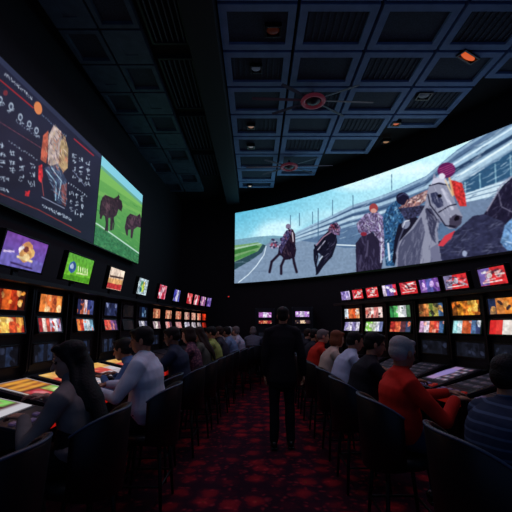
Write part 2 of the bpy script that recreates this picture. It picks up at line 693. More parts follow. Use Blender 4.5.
# ================================================================== BIG DISPLAYS
def curved_display():
    root = empty('video_wall', (2.4, screen_curve(2.4), 2.9))
    setp(root, 'huge curved screen showing jockeys on racing horses, grey horse in front', 'screen')
    X0, X1, Z0, Z1 = -0.74, 5.62, 2.9, 5.42
    nu, nv = 760, 250
    t = np.linspace(X0, X1, 600)
    L = np.concatenate([[0], np.cumsum(np.hypot(np.diff(t), np.diff(screen_curve(t))))])
    xs_ = np.interp(np.linspace(0, L[-1], nu), L, t)
    XX, ZZ = np.meshgrid(xs_, np.linspace(Z1, Z0, nv))
    YY = screen_curve(XX)
    c, s = math.cos(PITCH), math.sin(PITCH)
    w = YY * c + (ZZ - CH) * s
    PX = 256 + F * XX / w
    PY = 256 - F * (-YY * s + (ZZ - CH) * c) / w
    p = Pic(PX, PY)
    Z = {1: (230, 180, 4.65), 2: (310, 170, 4.655), 3: (375, 150, 4.27), 4: (440, 110, 3.413)}

    def q(z, *pts):
        a, b_, k = Z[z]
        return [(a + x / k, b_ + y / k) for x, y in pts]

    def one(z, x, y):
        return q(z, (x, y))[0]
    # sky
    g = np.clip((PX - 234) / 200, 0, 1)[..., None]
    v = np.clip((ZZ - 3.6) / 1.8, 0, 1)[..., None]
    p.c = (1 - v) * np.array([176, 214, 224.]) + v * ((1 - g) * np.array([98, 178, 205.]) + g * np.array([192, 230, 240.]))
    n = Pic(PX + PY * .8, PY * 3.0).noise(3, 46)
    p.put(np.clip(n * 0.9, 0, 0.6), (226, 243, 247))
    # hills, grass, track
    p.poly(q(1, (15, 278), (120, 264), (200, 258), (250, 262), (250, 320), (15, 320)), (120, 158, 176))
    p.poly([(200, 262), (262, 248), (268, 243), (300, 240), (345, 246), (600, 232), (600, 300), (200, 300)], (124, 143, 166))
    p.poly(q(1, (10, 305), (130, 290), (152, 300), (130, 332), (10, 388)), (118, 156, 112))
    p.poly(q(1, (10, 330), (120, 302), (140, 312), (10, 350)), (70, 122, 70))
    p.poly(q(1, (10, 362), (110, 328), (125, 335), (10, 380)), (84, 138, 84))
    p.poly(q(1, (10, 386), (130, 331), (152, 298), (166, 304), (150, 336), (100, 372), (10, 424)), (58, 82, 92))
    p.poly(q(1, (10, 318), (140, 293), (146, 297), (10, 325)), (160, 190, 170))
    trk = [(240, 262), (300, 245), (345, 250), (600, 240), (600, 300), (236, 300)]
    p.strokes(trk, [(150, 168, 188), (100, 118, 142), (140, 158, 180)], 160, 14, 1.6, -4, 61, .35, 8)
    p.line(q(1, (40, 476), (85, 440), (122, 400), (158, 348), (168, 308)), 1.0, (205, 220, 230))
    # grandstand
    edge = [(296, 233), (310, 226), (331, 216), (353, 205), (381, 196), (400, 188), (426, 176), (445, 160), (457, 150), (520, 108), (640, 40)]
    p.poly(edge + [(640, 240), (440, 240), (395, 246), (345, 248), (318, 243), (296, 240)], (92, 116, 146))
    for k, (off, wd, colr) in enumerate([(2, 2.5, (150, 178, 200)), (7, 1.5, (60, 82, 112)), (11, 3.2, (168, 194, 212)), (17, 2, (66, 90, 120)), (22, 3, (186, 208, 222)), (28, 2, (78, 102, 132)), (32, 2.5, (160, 186, 205))]):
        pts = [(x, y + off * (0.25 + (x - 296) / 170)) for x, y in edge]
        p.line(pts, wd * 1.1, colr, 0.85)
    p.strokes(edge + [(640, 240), (440, 240), (395, 246), (345, 248), (318, 243), (296, 240)], [(196, 214, 226), (60, 82, 112), (150, 176, 198)], 170, 11, 1.0, -24, 62, .5, 8)
    # right-hand stand: tubes, glazing, rails
    p.poly(q(4, (60, 170), (250, 20), (420, -100), (420, 300), (60, 330)), (104, 128, 154))
    p.line(q(4, (40, 195), (246, 70), (420, -40)), 9, (150, 178, 200))
    p.line(q(4, (40, 190), (246, 62), (420, -50)), 2, (200, 220, 232))
    p.line(q(4, (40, 212), (246, 92), (420, -15)), 4, (52, 72, 100))
    p.line(q(4, (60, 232), (246, 118), (420, 20)), 9, (164, 190, 208))
    p.line(q(4, (60, 226), (246, 110), (420, 10)), 2, (214, 230, 238))
    p.poly(q(4, (80, 245), (246, 140), (420, 40), (420, 170), (246, 225), (80, 290)), (58, 92, 122))
    for xx in (85, 135, 188, 240, 300, 360):
        p.line(q(4, (xx, 250 - (xx - 80) * .6), (xx + 3, 290 - (xx - 80) * .37)), 1.2, (150, 190, 205))
    p.poly(q(4, (78, 288), (246, 232), (420, 175), (420, 260), (246, 290), (78, 320)), (190, 210, 222))
    for o in (0, 12, 24):
        p.line(q(4, (78, 295 + o), (246, 243 + o * 1.6), (420, 190 + o * 2)), 1, (110, 135, 160))
    p.poly(q(4, (50, 320), (246, 290), (420, 255), (420, 420), (50, 400)), (112, 130, 156))
    p.mul(p.noise(21, 1.6), 0.05)
    p.strokes(q(4, (30, 190), (246, 30), (420, -80), (420, 260), (60, 320)), [(220, 232, 240), (70, 92, 122), (186, 206, 220)], 150, 12, 1.1, -30, 63, .45, 6)
    # light poles
    for z, x, y0, y1 in ((1, 281, 165, 225), (1, 323, 155, 212), (1, 410, 132, 285), (2, 12, 195, 250), (2, 105, 140, 210), (2, 200, 118, 180), (2, 380, 20, 95), (2, 38, 180, 300)):
        p.line(q(z, (x, y0), (x, y1)), 0.8, (74, 104, 130))
    p.line(q(2, (120, 348), (215, 352)), 1.3, (215, 228, 236))
    # pack of horses far off
    p.ell(*one(1, 212, 296), 6.5, 5.5, (104, 112, 136), .5)
    for k in range(26):
        rr = random.Random(k)
        p.ell(*one(1, 212 + rr.uniform(-28, 28), 294 + rr.uniform(-22, 22)), 1.3, 1.1, rr.choice([(60, 58, 84), (170, 160, 185), (140, 80, 100), (80, 76, 100)]))
    # bay horse with rider
    dk = (44, 36, 52)
    p.poly(q(1, (228, 310), (250, 282), (272, 268), (300, 282), (308, 325), (302, 358), (280, 368), (256, 372), (238, 352), (222, 348)), dk)
    p.poly(q(1, (266, 270), (278, 238), (292, 228), (304, 255), (304, 290), (288, 296)), (58, 44, 56))
    p.line(q(1, (290, 245), (294, 285)), 1.4, (190, 180, 190))
    for a in ([(228, 345), (194, 380), (184, 428)], [(254, 362), (238, 400), (238, 436)], [(292, 350), (299, 388), (310, 428)]):
        p.line(q(1, *a), 2.8, dk)
    p.poly(q(1, (230, 325), (242, 268), (262, 234), (288, 226), (282, 258), (256, 300), (238, 345)), (74, 70, 104), 1, .5, 2, 1)
    p.ell(*one(1, 271, 216), 2.6, 2.6, (126, 116, 140))
    p.strokes(q(1, (236, 310), (300, 284), (306, 340), (280, 366), (240, 350)), [(84, 66, 80), (28, 22, 34), (110, 92, 104)], 34, 4, .8, 80, 64, .7)
    p.strokes(q(1, (234, 320), (246, 262), (270, 232), (286, 230), (256, 300)), [(136, 126, 156), (50, 46, 76), (160, 90, 100)], 26, 3, .7, 60, 65, .8, 60)
    p.line(q(1, (274, 250), (288, 272)), .9, (24, 20, 30))
    p.line(q(1, (278, 236), (272, 226)), 1.2, (44, 36, 46))
    # dark galloping horse
    p.poly(q(2, (16, 372), (46, 322), (84, 284), (120, 290), (127, 335), (104, 402), (64, 446), (38, 484), (26, 490), (34, 448), (58, 402), (40, 385), (30, 400), (24, 450), (18, 420)), (34, 34, 50))
    p.line(q(2, (22, 350), (36, 400), (28, 440), (32, 484)), 1.8, (30, 30, 46))
    p.line(q(2, (44, 420), (58, 402)), 1.2, (190, 200, 212))
    p.line(q(2, (30, 350), (62, 312), (95, 290)), 1.3, (150, 120, 140))
    p.line(q(2, (36, 372), (70, 330)), 1, (180, 180, 200))
    p.poly(q(2, (82, 280), (96, 252), (125, 243), (142, 268), (138, 305), (112, 300)), (104, 88, 116), 1, .8, 6, .9)
    p.ell(*one(2, 112, 262), 2.6, 3, (38, 34, 54))
    p.strokes(q(2, (30, 370), (84, 292), (120, 296), (120, 340), (70, 430)), [(72, 70, 92), (20, 20, 32), (104, 102, 124)], 34, 5, .9, 120, 66, .7)
    p.strokes(q(2, (86, 282), (98, 252), (124, 246), (138, 270), (130, 300)), [(170, 150, 176), (56, 48, 76), (150, 70, 84)], 22, 3, .8, 45, 67, .8, 80)
    # dark horse with speckled rider
    p.poly(q(2, (212, 342), (246, 300), (290, 288), (326, 330), (338, 430), (330, 475), (216, 490), (214, 410)), (50, 45, 66))
    p.line(q(2, (236, 400), (228, 470)), 3, (90, 86, 112), .7)
    p.line(q(2, (270, 330), (264, 400)), 2, (104, 100, 126), .6)
    p.poly(q(2, (216, 250), (256, 205), (312, 192), (345, 225), (356, 300), (345, 400), (330, 430), (322, 330), (292, 286), (256, 306), (226, 292)), (118, 108, 140), 1, .6, 11, 1.2)
    p.line(q(2, (318, 215), (334, 330), (330, 430)), 1.3, (205, 210, 225))
    p.ell(*one(2, 296, 178), 4.4, 4.8, (150, 72, 74))
    p.ell(*one(2, 296, 190), 3, 2.4, (196, 150, 140))
    p.ell(*one(2, 250, 298), 3.2, 2, (130, 50, 66))
    p.strokes(q(2, (220, 345), (250, 300), (290, 292), (324, 335), (334, 430), (320, 478), (220, 485)), [(74, 70, 98), (34, 30, 48), (100, 96, 124)], 60, 8, 1.1, 85, 68, .55)
    p.strokes(q(2, (220, 250), (260, 208), (312, 196), (344, 230), (352, 300), (340, 400), (326, 330), (292, 290), (232, 290)), [(190, 188, 208), (76, 66, 100), (140, 130, 164), (74, 54, 82)], 110, 4, 1.0, 70, 69, .8, 60)
    # rider in blue
    p.poly(q(3, (34, 285), (56, 240), (96, 212), (126, 238), (122, 300), (100, 345), (96, 420), (84, 495), (46, 495), (40, 400)), (48, 82, 116), 1, .5, 13, 1.3)
    p.strokes(q(3, (40, 290), (60, 240), (96, 216), (124, 240), (118, 300), (96, 350), (80, 470), (50, 490)), [(96, 150, 186), (28, 46, 78), (140, 178, 204), (60, 100, 136)], 100, 4.5, 1.0, 100, 70, .8, 40)
    p.poly(q(3, (100, 320), (170, 280), (190, 300), (130, 370), (96, 440), (84, 490), (74, 470), (84, 380)), (34, 34, 50))
    p.poly(q(3, (98, 250), (150, 205), (205, 178), (232, 168), (232, 205), (190, 236), (130, 268)), (128, 100, 104), 1, .5, 14, 1.2)
    p.strokes(q(3, (104, 250), (150, 210), (228, 172), (228, 205), (130, 264)), [(216, 190, 180), (84, 56, 72), (190, 130, 110), (230, 220, 220)], 60, 3.6, .9, -35, 71, .85, 50)
    p.poly(q(3, (100, 250), (200, 236), (230, 240), (205, 275), (130, 300)), (58, 60, 84), 1, .6, 15, 1)
    p.ell(*one(3, 118, 208), 6.6, 6.2, (34, 34, 56), 1, 20)
    p.line(q(3, (98, 200), (122, 186), (142, 196)), 1.1, (74, 76, 106))
    p.line(q(3, (140, 214), (130, 232)), 1.6, (150, 116, 112))
    p.ell(*one(3, 132, 318), 3.6, 5, (128, 134, 156), 1, 40)
    p.line(q(3, (120, 330), (128, 305), (146, 300)), 1.2, (196, 202, 214))
    p.line(q(3, (126, 325), (104, 380), (90, 440)), 1.4, (88, 92, 116))
    p.line(q(3, (56, 400), (62, 470)), 2.2, (205, 212, 224))
    # dark horse close on the right
    p.poly(q(4, (-60, 470), (30, 432), (70, 400), (112, 362), (180, 350), (246, 300), (420, 240), (420, 560), (-60, 560)), (56, 58, 82), 1, .2, 17, 2.6)
    p.strokes(q(4, (-40, 470), (70, 405), (112, 366), (180, 355), (230, 380), (230, 500), (0, 520)), [(84, 88, 114), (38, 40, 60), (112, 116, 140)], 110, 9, 1.2, -20, 75, .45, 35)
    p.poly(q(4, (150, 355), (182, 308), (214, 258), (260, 218), (420, 150), (420, 420), (246, 410), (214, 380)), (42, 40, 60), 1, .15, 18, 2)
    p.strokes(q(4, (156, 350), (184, 310), (214, 262), (260, 224), (330, 190), (330, 400), (220, 375)), [(84, 82, 104), (24, 24, 40), (120, 118, 140)], 80, 8, 1.0, -60, 76, .6, 30)
    p.line(q(4, (160, 345), (186, 300), (208, 256), (246, 226)), 1.2, (150, 148, 168))
    p.line(q(4, (196, 268), (210, 330), (250, 350)), 1.0, (120, 118, 140))
    p.poly(q(4, (206, 452), (222, 392), (250, 366), (330, 350), (340, 470), (230, 480)), (108, 144, 184), 1, .3, 19, 2)
    p.strokes(q(4, (208, 450), (224, 394), (250, 368), (330, 352), (335, 465), (232, 476)), [(214, 226, 238), (50, 80, 126), (160, 190, 216)], 40, 6, 1.2, 60, 77, .8, 50)
    p.ell(*one(4, 84, 490), 2.4, 3, (150, 160, 185))
    # grey horse
    p.poly(q(3, (222, 185), (232, 150), (268, 128), (306, 140), (332, 190), (346, 230), (374, 282), (368, 312), (346, 334), (318, 338), (298, 322), (276, 300), (268, 345), (272, 405), (290, 500), (92, 510), (90, 440), (105, 390), (150, 340), (185, 290), (212, 240)), (138, 141, 160))
    p.poly(q(3, (96, 505), (100, 420), (118, 378), (165, 335), (198, 285), (214, 350), (196, 430), (190, 500)), (82, 85, 108))
    p.poly(q(3, (214, 250), (240, 250), (268, 300), (256, 340), (262, 400), (240, 380), (226, 320)), (66, 68, 90))
    p.poly(q(3, (236, 420), (268, 400), (290, 500), (240, 500)), (112, 114, 138))
    p.poly(q(3, (236, 186), (264, 178), (288, 215), (292, 240), (266, 250), (244, 218)), (60, 64, 90))
    p.poly(q(3, (318, 292), (344, 274), (372, 284), (369, 314), (345, 336), (316, 330)), (72, 68, 86))
    p.ell(*one(3, 352, 290), 2, 2.4, (30, 28, 40))
    p.line(q(3, (288, 170), (330, 250)), 3.5, (196, 198, 214), .8)
    for a in ([(232, 152), (270, 142), (312, 150)], [(226, 190), (236, 235), (275, 285), (300, 322), (340, 330)], [(272, 266), (318, 238), (346, 232)], [(222, 250), (265, 300)]):
        p.line(q(3, *a), 1.4, (38, 38, 56))
    p.poly(q(3, (238, 150), (250, 118), (300, 118), (316, 148), (276, 136)), (186, 188, 206))
    p.line(q(3, (300, 130), (332, 196)), 1.6, (206, 190, 160))
    p.strokes(q(3, (110, 490), (112, 400), (160, 345), (196, 300), (230, 260), (250, 400), (240, 490)), [(122, 124, 146), (70, 72, 96), (146, 148, 168)], 70, 9, 1.1, 105, 72, .45, 14)
    p.strokes(q(3, (240, 150), (300, 142), (326, 190), (342, 232), (330, 290), (290, 280), (262, 250)), [(178, 180, 198), (116, 118, 142), (198, 198, 212)], 46, 6, .9, 65, 73, .5, 18)
    p.strokes(q(3, (216, 245), (238, 200), (262, 260), (290, 320), (262, 400), (236, 400)), [(62, 64, 88), (128, 130, 152), (170, 172, 190)], 44, 6, .9, 70, 74, .6, 30)
    p.poly(q(3, (246, 122), (252, 98), (264, 120)), (140, 142, 164))
    p.poly(q(3, (286, 120), (300, 100), (304, 126)), (150, 152, 172))
    p.ell(*one(3, 276, 196), 2.2, 1.7, (22, 22, 34))
    p.ell(*one(3, 346, 292), 1.6, 2.6, (24, 22, 32), 1, 20)
    p.line(q(3, (318, 322), (346, 326)), .8, (34, 32, 44))
    # his rider: plum cap, red sleeve
    p.poly(q(3, (318, 128), (345, 132), (372, 142), (386, 195), (392, 240), (362, 240), (340, 195)), (188, 62, 62), 1, .35, 23, 1.2)
    p.line(q(3, (318, 120), (334, 190)), 2.4, (206, 160, 120))
    p.ell(*one(3, 305, 86), 9, 7.6, (98, 42, 90), 1, -15)
    for k in range(-2, 3):
        p.line(q(3, (280 + k * 6, 98 + k * 7), (336 + k * 2, 74 + k * 8)), 0.8, (176, 82, 128), .8)
    p.ell(*one(3, 286, 112), 3.2, 3, (208, 208, 220))
    p.poly(q(3, (268, 408), (298, 366), (342, 344), (326, 376), (290, 412)), (192, 70, 82))
    p.blur(1)
    p.c = np.clip((p.c - 122) * 1.20 + 122, 0, 255)
    pos = np.stack([XX - root.location.x, YY - root.location.y, ZZ - root.location.z], -1)
    link_mesh('display_surface', grid_mesh('display_surface', pos, p.c, M_SCR_BIG), root)
    # slim frame behind the lit face
    mb = MB()
    mb.T = Matrix.Translation(-root.location)
    f = MB()
    f.T = mb.T
    tt = np.linspace(X0 - 0.03, X1 + 0.03, 50)
    rings = []
    for x in tt:
        d = Vector((1, -0.61874 - 0.1606 * x, 0)).normalized()
        nn = Vector((d.y, -d.x, 0))
        nn = nn if nn.y < 0 else -nn
        c0 = Vector((x, screen_curve(x), 0))
        fr, bk = c0 - nn * 0.006, c0 - nn * 0.09
        rings.append([fr + Vector((0, 0, Z0 - 0.05)), fr + Vector((0, 0, Z1 + 0.05)), bk + Vector((0, 0, Z1 + 0.05)), bk + Vector((0, 0, Z0 - 0.05))])
    f.loft(rings)
    f.build('backing_frame', M_BEZEL, root)


curved_display()


def left_displays():
    Zb, Zt = 3.0, 4.80
    ya, ym, yb = 3.55, 6.42, 8.60
    DX = lambda y: -3.2 + 0.0554 * (y - 3.87)

    def face(y0, y1, nu, nv):
        Y, Zz = np.meshgrid(np.linspace(y0, y1, nu), np.linspace(Zt, Zb, nv))
        X = DX(Y)
        c, s = math.cos(PITCH), math.sin(PITCH)
        w = Y * c + (Zz - CH) * s
        return X, Y, Zz, Pic(256 + F * X / w, 256 - F * (-Y * s + (Zz - CH) * c) / w)

    def fin(name, label, y0, y1, X, Y, Zz, p):
        root = empty(name, (DX((y0 + y1) / 2), (y0 + y1) / 2, Zb))
        setp(root, label, 'screen')
        l = root.location
        link_mesh('display_surface', grid_mesh('display_surface', np.stack([X - l.x, Y - l.y, Zz - l.z], -1), p.c, M_SCR_BIG), root)
        f = MB()
        f.T = Matrix.Translation(-l)
        rings = []
        for y in (y0, y1):
            rings.append([(DX(y) - 0.005, y, Zb - 0.02), (DX(y) - 0.005, y, Zt + 0.02), (DX(y) - 0.08, y, Zt + 0.02), (DX(y) - 0.08, y, Zb - 0.02)])
        f.loft(rings)
        f.build('backing_frame', M_BEZEL, root)
    # ---- betting board
    X, Y, Zz, p = face(ya, ym - 0.01, 420, 260)
    v = ((Zz - Zb) / (Zt - Zb))[..., None]
    p.c = np.array([30, 32, 54.]) * v + np.array([25, 26, 44.]) * (1 - v)
    p.mul(p.noise(2, 14), 0.12)
    p.put((Zz > Zt - 0.09).astype(float), (52, 60, 88), .6)
    p5 = lambda x, y: (x / 5.12, 60 + y / 5.12)
    p6 = lambda x, y: (x / 4.65, 140 + y / 4.65)
    wh = (188, 206, 224)
    for k in range(16):
        t = k / 15
        p.glyph(*p5(28 + 132 * t, 72 + 122 * t), 2.2, 3.2, 100 + k, (205, 215, 230), 4, .7)
    p.line([p5(-60, 55), p5(10, 110), p5(170, 245)], 1.6, (150, 34, 42))
    p.ell(*p5(195, 246), 3.9, 6.6, (214, 128, 78), 1, -12)
    p.ell(*p5(28, 168), 2.4, 2.8, (110, 40, 50), 1)
    for k in range(14):
        t = k / 13
        p.glyph(*p5(215 + 120 * t, 282 + 105 * t), 1.6, 2, 140 + k, (110, 128, 158), 3, .6)
    for (x, y, r_, sd) in ((57, 245, 8, 1), (104, 300, 7.5, 2), (150, 335, 7, 3), (187, 368, 7, 4), (2, 210, 7, 5)):
        a = p5(x, y)
        p.ell(a[0], a[1] - 1.5, r_ * .32, r_ * .5, wh, .75)
        p.ell(a[0], a[1] - 1.2, r_ * .17, r_ * .27, (40, 46, 70), .9)
        p.glyph(a[0], a[1] + 3, r_, r_ * .6, sd, wh, 5, .8)
    for k in range(10):
        t = k / 9
        p.glyph(*p5(90 + 110 * t, 320 + 80 * t), 1.6, 1.6, 170 + k, (150, 165, 190), 3, .5)
    p.line([p5(-80, 270), p5(0, 318), p5(210, 450)], .7, (120, 60, 76))
    for k in range(12):
        t = k / 11
        p.glyph(*p6(45 + 125 * t, 8 + 82 * t), 1.8, 2, 200 + k, wh, 3, .6)
    for i, x in enumerate((10, 58, 103, 147)):
        for j in range(3):
            yy = (24, 60, 92, 118)[i] + j * 42
            p.glyph(*p6(x, yy), 6, 6, 300 + i * 7 + j, wh, 6, .9)
    for (x, y, sd) in ((10, 175, 1), (30, 185, 2), (8, 225, 3), (40, 238, 4)):
        p.glyph(*p6(x, y), 7, 4, 400 + sd, wh, 6, .8)
    p.glyph(*p6(128, 248), 5, 6, 77, (225, 40, 48), 8, 1.2)
    # riders picture in the middle of the board
    p.poly([p6(188, 90), p6(200, -20), p6(225, -45), p6(222, 60), p6(215, 110)], (172, 84, 64), 1, .4, 3, 3)
    p.poly([p6(222, 110), p6(226, -20), p6(250, -70), p6(285, -40), p6(290, 40), p6(270, 150)], (176, 158, 154), 1, .3, 4, 3)
    p.poly([p6(272, 120), p6(280, 10), p6(300, -20), p6(318, 40), p6(315, 130), p6(295, 150)], (160, 136, 100), 1, .3, 5, 3)
    p.poly([p6(205, 130), p6(270, 110), p6(312, 190), p6(310, 300), p6(265, 295), p6(240, 210)], (52, 64, 92), 1, .3, 6, 3)
    p.poly([p6(285, 210), p6(312, 200), p6(305, 310), p6(288, 300)], (120, 70, 72), 1, .3, 7, 3)
    p.line([p6(215, 140), p6(262, 200), p6(258, 280)], 1.2, (150, 190, 214))
    p.line([p6(240, 130), p6(285, 190), p6(272, 270)], 1.0, (170, 200, 220))
    p.strokes([p6(200, 100), p6(212, -20), p6(250, -70), p6(300, -20), p6(318, 60), p6(300, 150), p6(240, 120)], [(226, 206, 196), (110, 64, 60), (206, 120, 90), (84, 70, 84), (196, 170, 130)], 130, 5, .8, 75, 31, .7, 30)
    p.strokes([p6(208, 130), p6(270, 112), p6(312, 190), p6(308, 300), p6(262, 290), p6(238, 210)], [(150, 176, 200), (30, 36, 60), (96, 120, 150), (170, 110, 104)], 70, 6, .8, 60, 32, .75, 30)
    p.poly([p6(180, 120), p6(196, 112), p6(200, 170), p6(192, 200), p6(178, 185)], (200, 44, 52), 1, .4, 8, 2)
    p.line([p6(193, 180), p6(203, 260)], .8, (160, 70, 70))
    for i in range(3):
        for j in range(4):
            p.glyph(*p6(348 + i * 30, 72 + j * 32 + i * 18), 4.4, 4.6, 500 + i * 9 + j, wh, 6, .8)
    for i in range(3):
        for j in range(3):
            p.glyph(*p6(332 + i * 25, 248 + j * 38 + i * 12), 3.6, 5, 600 + i * 9 + j, wh, 5, .8)
    for k in range(9):
        t = k / 8
        p.glyph(*p6(322 + 80 * t, 200 + 60 * t), 1.6, 1.8, 640 + k, wh, 3, .6)
    p.line([p6(345, -5), p6(435, 72)], 1.4, (160, 36, 50))
    p.line([p6(338, 140), p6(395, 215)], .7, (110, 120, 150))
    p.line([p6(-20, 240), p6(180, 325), p6(375, 428)], .9, (158, 52, 46))
    for k in range(20):
        t = k / 19
        p.glyph(*p6(200 + 130 * t, 305 + 66 * t), 1.8, 2.6 if .25 < t else 1.5, 700 + k, wh, 4, .8)
    p.line([p6(195, 265), p6(300, 318)], .9, (150, 160, 186))
    p.blur(1)
    fin('betting_board', 'huge dark wall screen of betting tables beside the green paddock picture', ya, ym - 0.01, X, Y, Zz, p)
    # ---- paddock picture
    X, Y, Zz, p = face(ym + 0.01, yb, 260, 220)
    p7 = lambda x, y: (80 + x / 3.94, 140 + y / 3.94)
    v = ((Zz - Zb) / (Zt - Zb))[..., None]
    p.c = np.array([66, 138, 74.]) * (1 - v) + np.array([112, 176, 88.]) * v
    p.strokes([p7(40, 60), p7(250, 240), p7(250, 450), p7(40, 320)], [(96, 164, 84), (54, 122, 62), (140, 196, 104)], 220, 5, .7, 35, 78, .4, 12)
    p.poly([p7(40, 60), p7(250, 235), p7(250, 270), p7(40, 130)], (126, 188, 96), .8)
    p.poly([p7(40, 180), p7(250, 290), p7(250, 300), p7(40, 200)], (128, 186, 96), .5)
    p.put((Zz > Zt - 0.20).astype(float), (132, 206, 226))
    p.put(((Zz > Zt - 0.27) & (Zz <= Zt - 0.20)).astype(float), (96, 160, 150), .8)
    p.poly([p7(40, 325), p7(120, 370), p7(250, 460), p7(250, 520), p7(30, 430)], (54, 118, 76), 1, .25, 43, 1.2)
    p.line([p7(38, 316), p7(70, 332), p7(125, 370), p7(240, 452)], 1.3, (196, 226, 216))
    dk = (52, 36, 46)
    p.poly([p7(78, 262), p7(88, 226), p7(100, 216), p7(134, 230), p7(150, 220), p7(166, 258), p7(164, 282), p7(152, 272), p7(144, 296), p7(134, 304), p7(126, 356), p7(118, 356), p7(120, 306), p7(112, 308), p7(110, 362), p7(100, 356), p7(102, 302), p7(90, 296), p7(84, 312), p7(78, 310)], dk, 1, .3, 44, 1.5)
    p.ell(*p7(110, 262), 2.6, 5, (96, 66, 76), .7)
    p.line([p7(84, 240), p7(78, 290)], 1.2, (30, 24, 34))
    p.poly([p7(176, 345), p7(184, 304), p7(198, 290), p7(224, 300), p7(236, 290), p7(246, 325), p7(238, 346), p7(226, 342), p7(212, 352), p7(206, 388), p7(199, 385), p7(200, 352), p7(190, 354), p7(188, 378), p7(182, 374)], (58, 38, 52), 1, .3, 45, 1.5)
    p.ell(*p7(206, 322), 2, 4, (96, 66, 80), .7)
    p.strokes([p7(84, 232), p7(100, 220), p7(160, 240), p7(160, 275), p7(130, 300), p7(90, 292)], [(110, 84, 94), (26, 18, 26), (84, 60, 70)], 34, 4, .8, 70, 79, .7, 35)
    p.strokes([p7(182, 308), p7(200, 294), p7(236, 302), p7(238, 340), p7(190, 348)], [(112, 84, 96), (30, 20, 30), (84, 60, 72)], 24, 3.4, .7, 70, 80, .7, 35)
    p.poly([p7(146, 226), p7(152, 214), p7(158, 228)], (44, 30, 40))
    p.poly([p7(150, 228), p7(164, 240), p7(168, 262), p7(163, 280), p7(155, 276), p7(150, 250)], (44, 30, 40))
    p.line([p7(100, 300), p7(104, 330), p7(99, 356)], 1.1, (40, 28, 38))
    p.line([p7(130, 300), p7(134, 330), p7(130, 352)], 1.1, (40, 28, 38))
    p.strokes([p7(40, 330), p7(120, 374), p7(240, 462), p7(240, 490), p7(34, 420)], [(76, 146, 92), (40, 96, 64), (110, 170, 110)], 120, 4, .7, 35, 81, .5, 20)
    p.line([p7(50, 262), p7(76, 280)], .8, (54, 110, 66))
    p.blur(1)
    fin('paddock_screen', 'bright green wall screen of two brown horses on grass', ym + 0.01, yb, X, Y, Zz, p)


left_displays()


# ================================================================== SLOT MACHINES AND MONITORS
def slot_machine(loc, rz, w, deck, label, group, mid, low, third, deckpic=None, sw=0.44, buttons=True, topz=1.9, strip=True, mz=(1.74, 1.50, 1.20), mh=(0.21, 0.165, 0.19), red=None, curv=0.0):
    root = empty('slot_machine', (loc[0], loc[1], 0), rz)
    setp(root, label, 'slot machine', group)
    h = w / 2
    mb = MB()
    mb.prism([(-0.45, 0), (0.02, 0), (0.03, 0.60), (0.0, 0.62), (0.0, topz), (-0.45, topz)], -h, h)
    mb.build('cabinet', M_BLACK, root)
    hd = h - deck * curv / 2
    mb = MB()
    mb.prism([(0.004, 0.66), (deck - 0.06, 0.705), (deck, 0.72), (deck, 0.802), (0.06, 0.975), (0.004, 0.985)], -hd, hd)
    mb.build('console', M_BLACK, root)
    for s in (-1, 1):
        mb = MB()
        mb.prism([(-0.44, 1.0), (0.05, 1.01), (0.065, 1.05), (0.045, topz - 0.02), (0.02, topz - 0.002), (-0.44, topz - 0.002)], s * h - 0.012, s * h + 0.012)
        mb.build('side_panel', M_BEZEL, root)
    for nm, z, hh, tilt, pt in (('upper_screen', mz[0], mh[0], 0, mid), ('middle_screen', mz[1], mh[1], 14, low), ('belly_screen', mz[2], mh[2], 4, third)):
        M = Matrix.Translation((0, 0.022 + (0.018 if tilt > 10 else 0), z)) @ Matrix.Rotation(R(tilt), 4, 'X')
        sc = flat_screen(nm, sw, hh, pt, root, 44, 22, M)
        f = MB()
        f.T = M
        a, b_ = sw / 2 + 0.022, hh / 2 + 0.018
        f.box((-a, -0.05, -b_), (a, -0.004, b_), 0, 0.004)
        for x0, x1, z0, z1 in ((-a, -sw / 2, -b_, b_), (sw / 2, a, -b_, b_), (-a, a, hh / 2, b_), (-a, a, -b_, -hh / 2)):
            f.box((x0, -0.01, z0), (x1, 0.008, z1), 0, 0.002)
        f.build('bezel', M_BEZEL, sc)
    # button deck
    ang = math.atan2(0.173, deck - 0.06)
    c, s = math.cos(ang), math.sin(ang)
    mid_y, mid_z = (0.06 + deck) / 2, 0.8885
    Md = Matrix(((1, 0, 0, 0), (0, s, -c, mid_y), (0, c, s, mid_z), (0, 0, 0, 1)))
    ln = (deck - 0.06) / c / 2
    dk = MB()
    dk.T = Md
    dk.box((-hd + 0.008, -0.004, -ln + 0.004), (hd - 0.008, 0.018, ln - 0.01), 0, 0.006)
    dko = dk.build('button_deck', M_DECK, root)
    if deckpic:
        pw, ph = hd * 1.6, (2 * ln) * 0.66
        Ms = Md @ Matrix.Translation((0, 0.026, 0.20 * ln))
        flat_screen('deck_screen', pw, ph, deckpic, dko, 50, 34, Ms)
        f = MB()
        f.T = Ms
        f.box((-pw / 2 - 0.02, -0.02, -ph / 2 - 0.02), (pw / 2 + 0.02, -0.003, ph / 2 + 0.02), 0, 0.004)
        f.build('deck_screen_bezel', M_CHROME, dko)
    if buttons:
        for k in range(8):
            bt = MB()
            bt.T = Md @ Matrix.Translation(((-0.36 + 0.24 * (k % 4)) * hd * 2, 0.018, -ln + 0.045 + 0.05 * (k // 4)))
            bt.box((-0.03, 0, -0.017), (0.03, 0.014, 0.017), 0, 0.004)
            bt.build('button', mat('lilac_button', (120, 108, 140), 0.3, emit=(120, 95, 150), estr=0.10) if k % 4 else mat('red_button', (150, 40, 36), 0.3, emit=(190, 40, 30), estr=0.2), dko)
    if strip:
        mb = MB()
        mb.box((-hd + 0.01, deck - 0.004, 0.728), (hd - 0.01, deck + 0.006, 0.79), 0, 0.003)
        mb.build('edge_light', red or M_REDSTRIP, root)
    return root


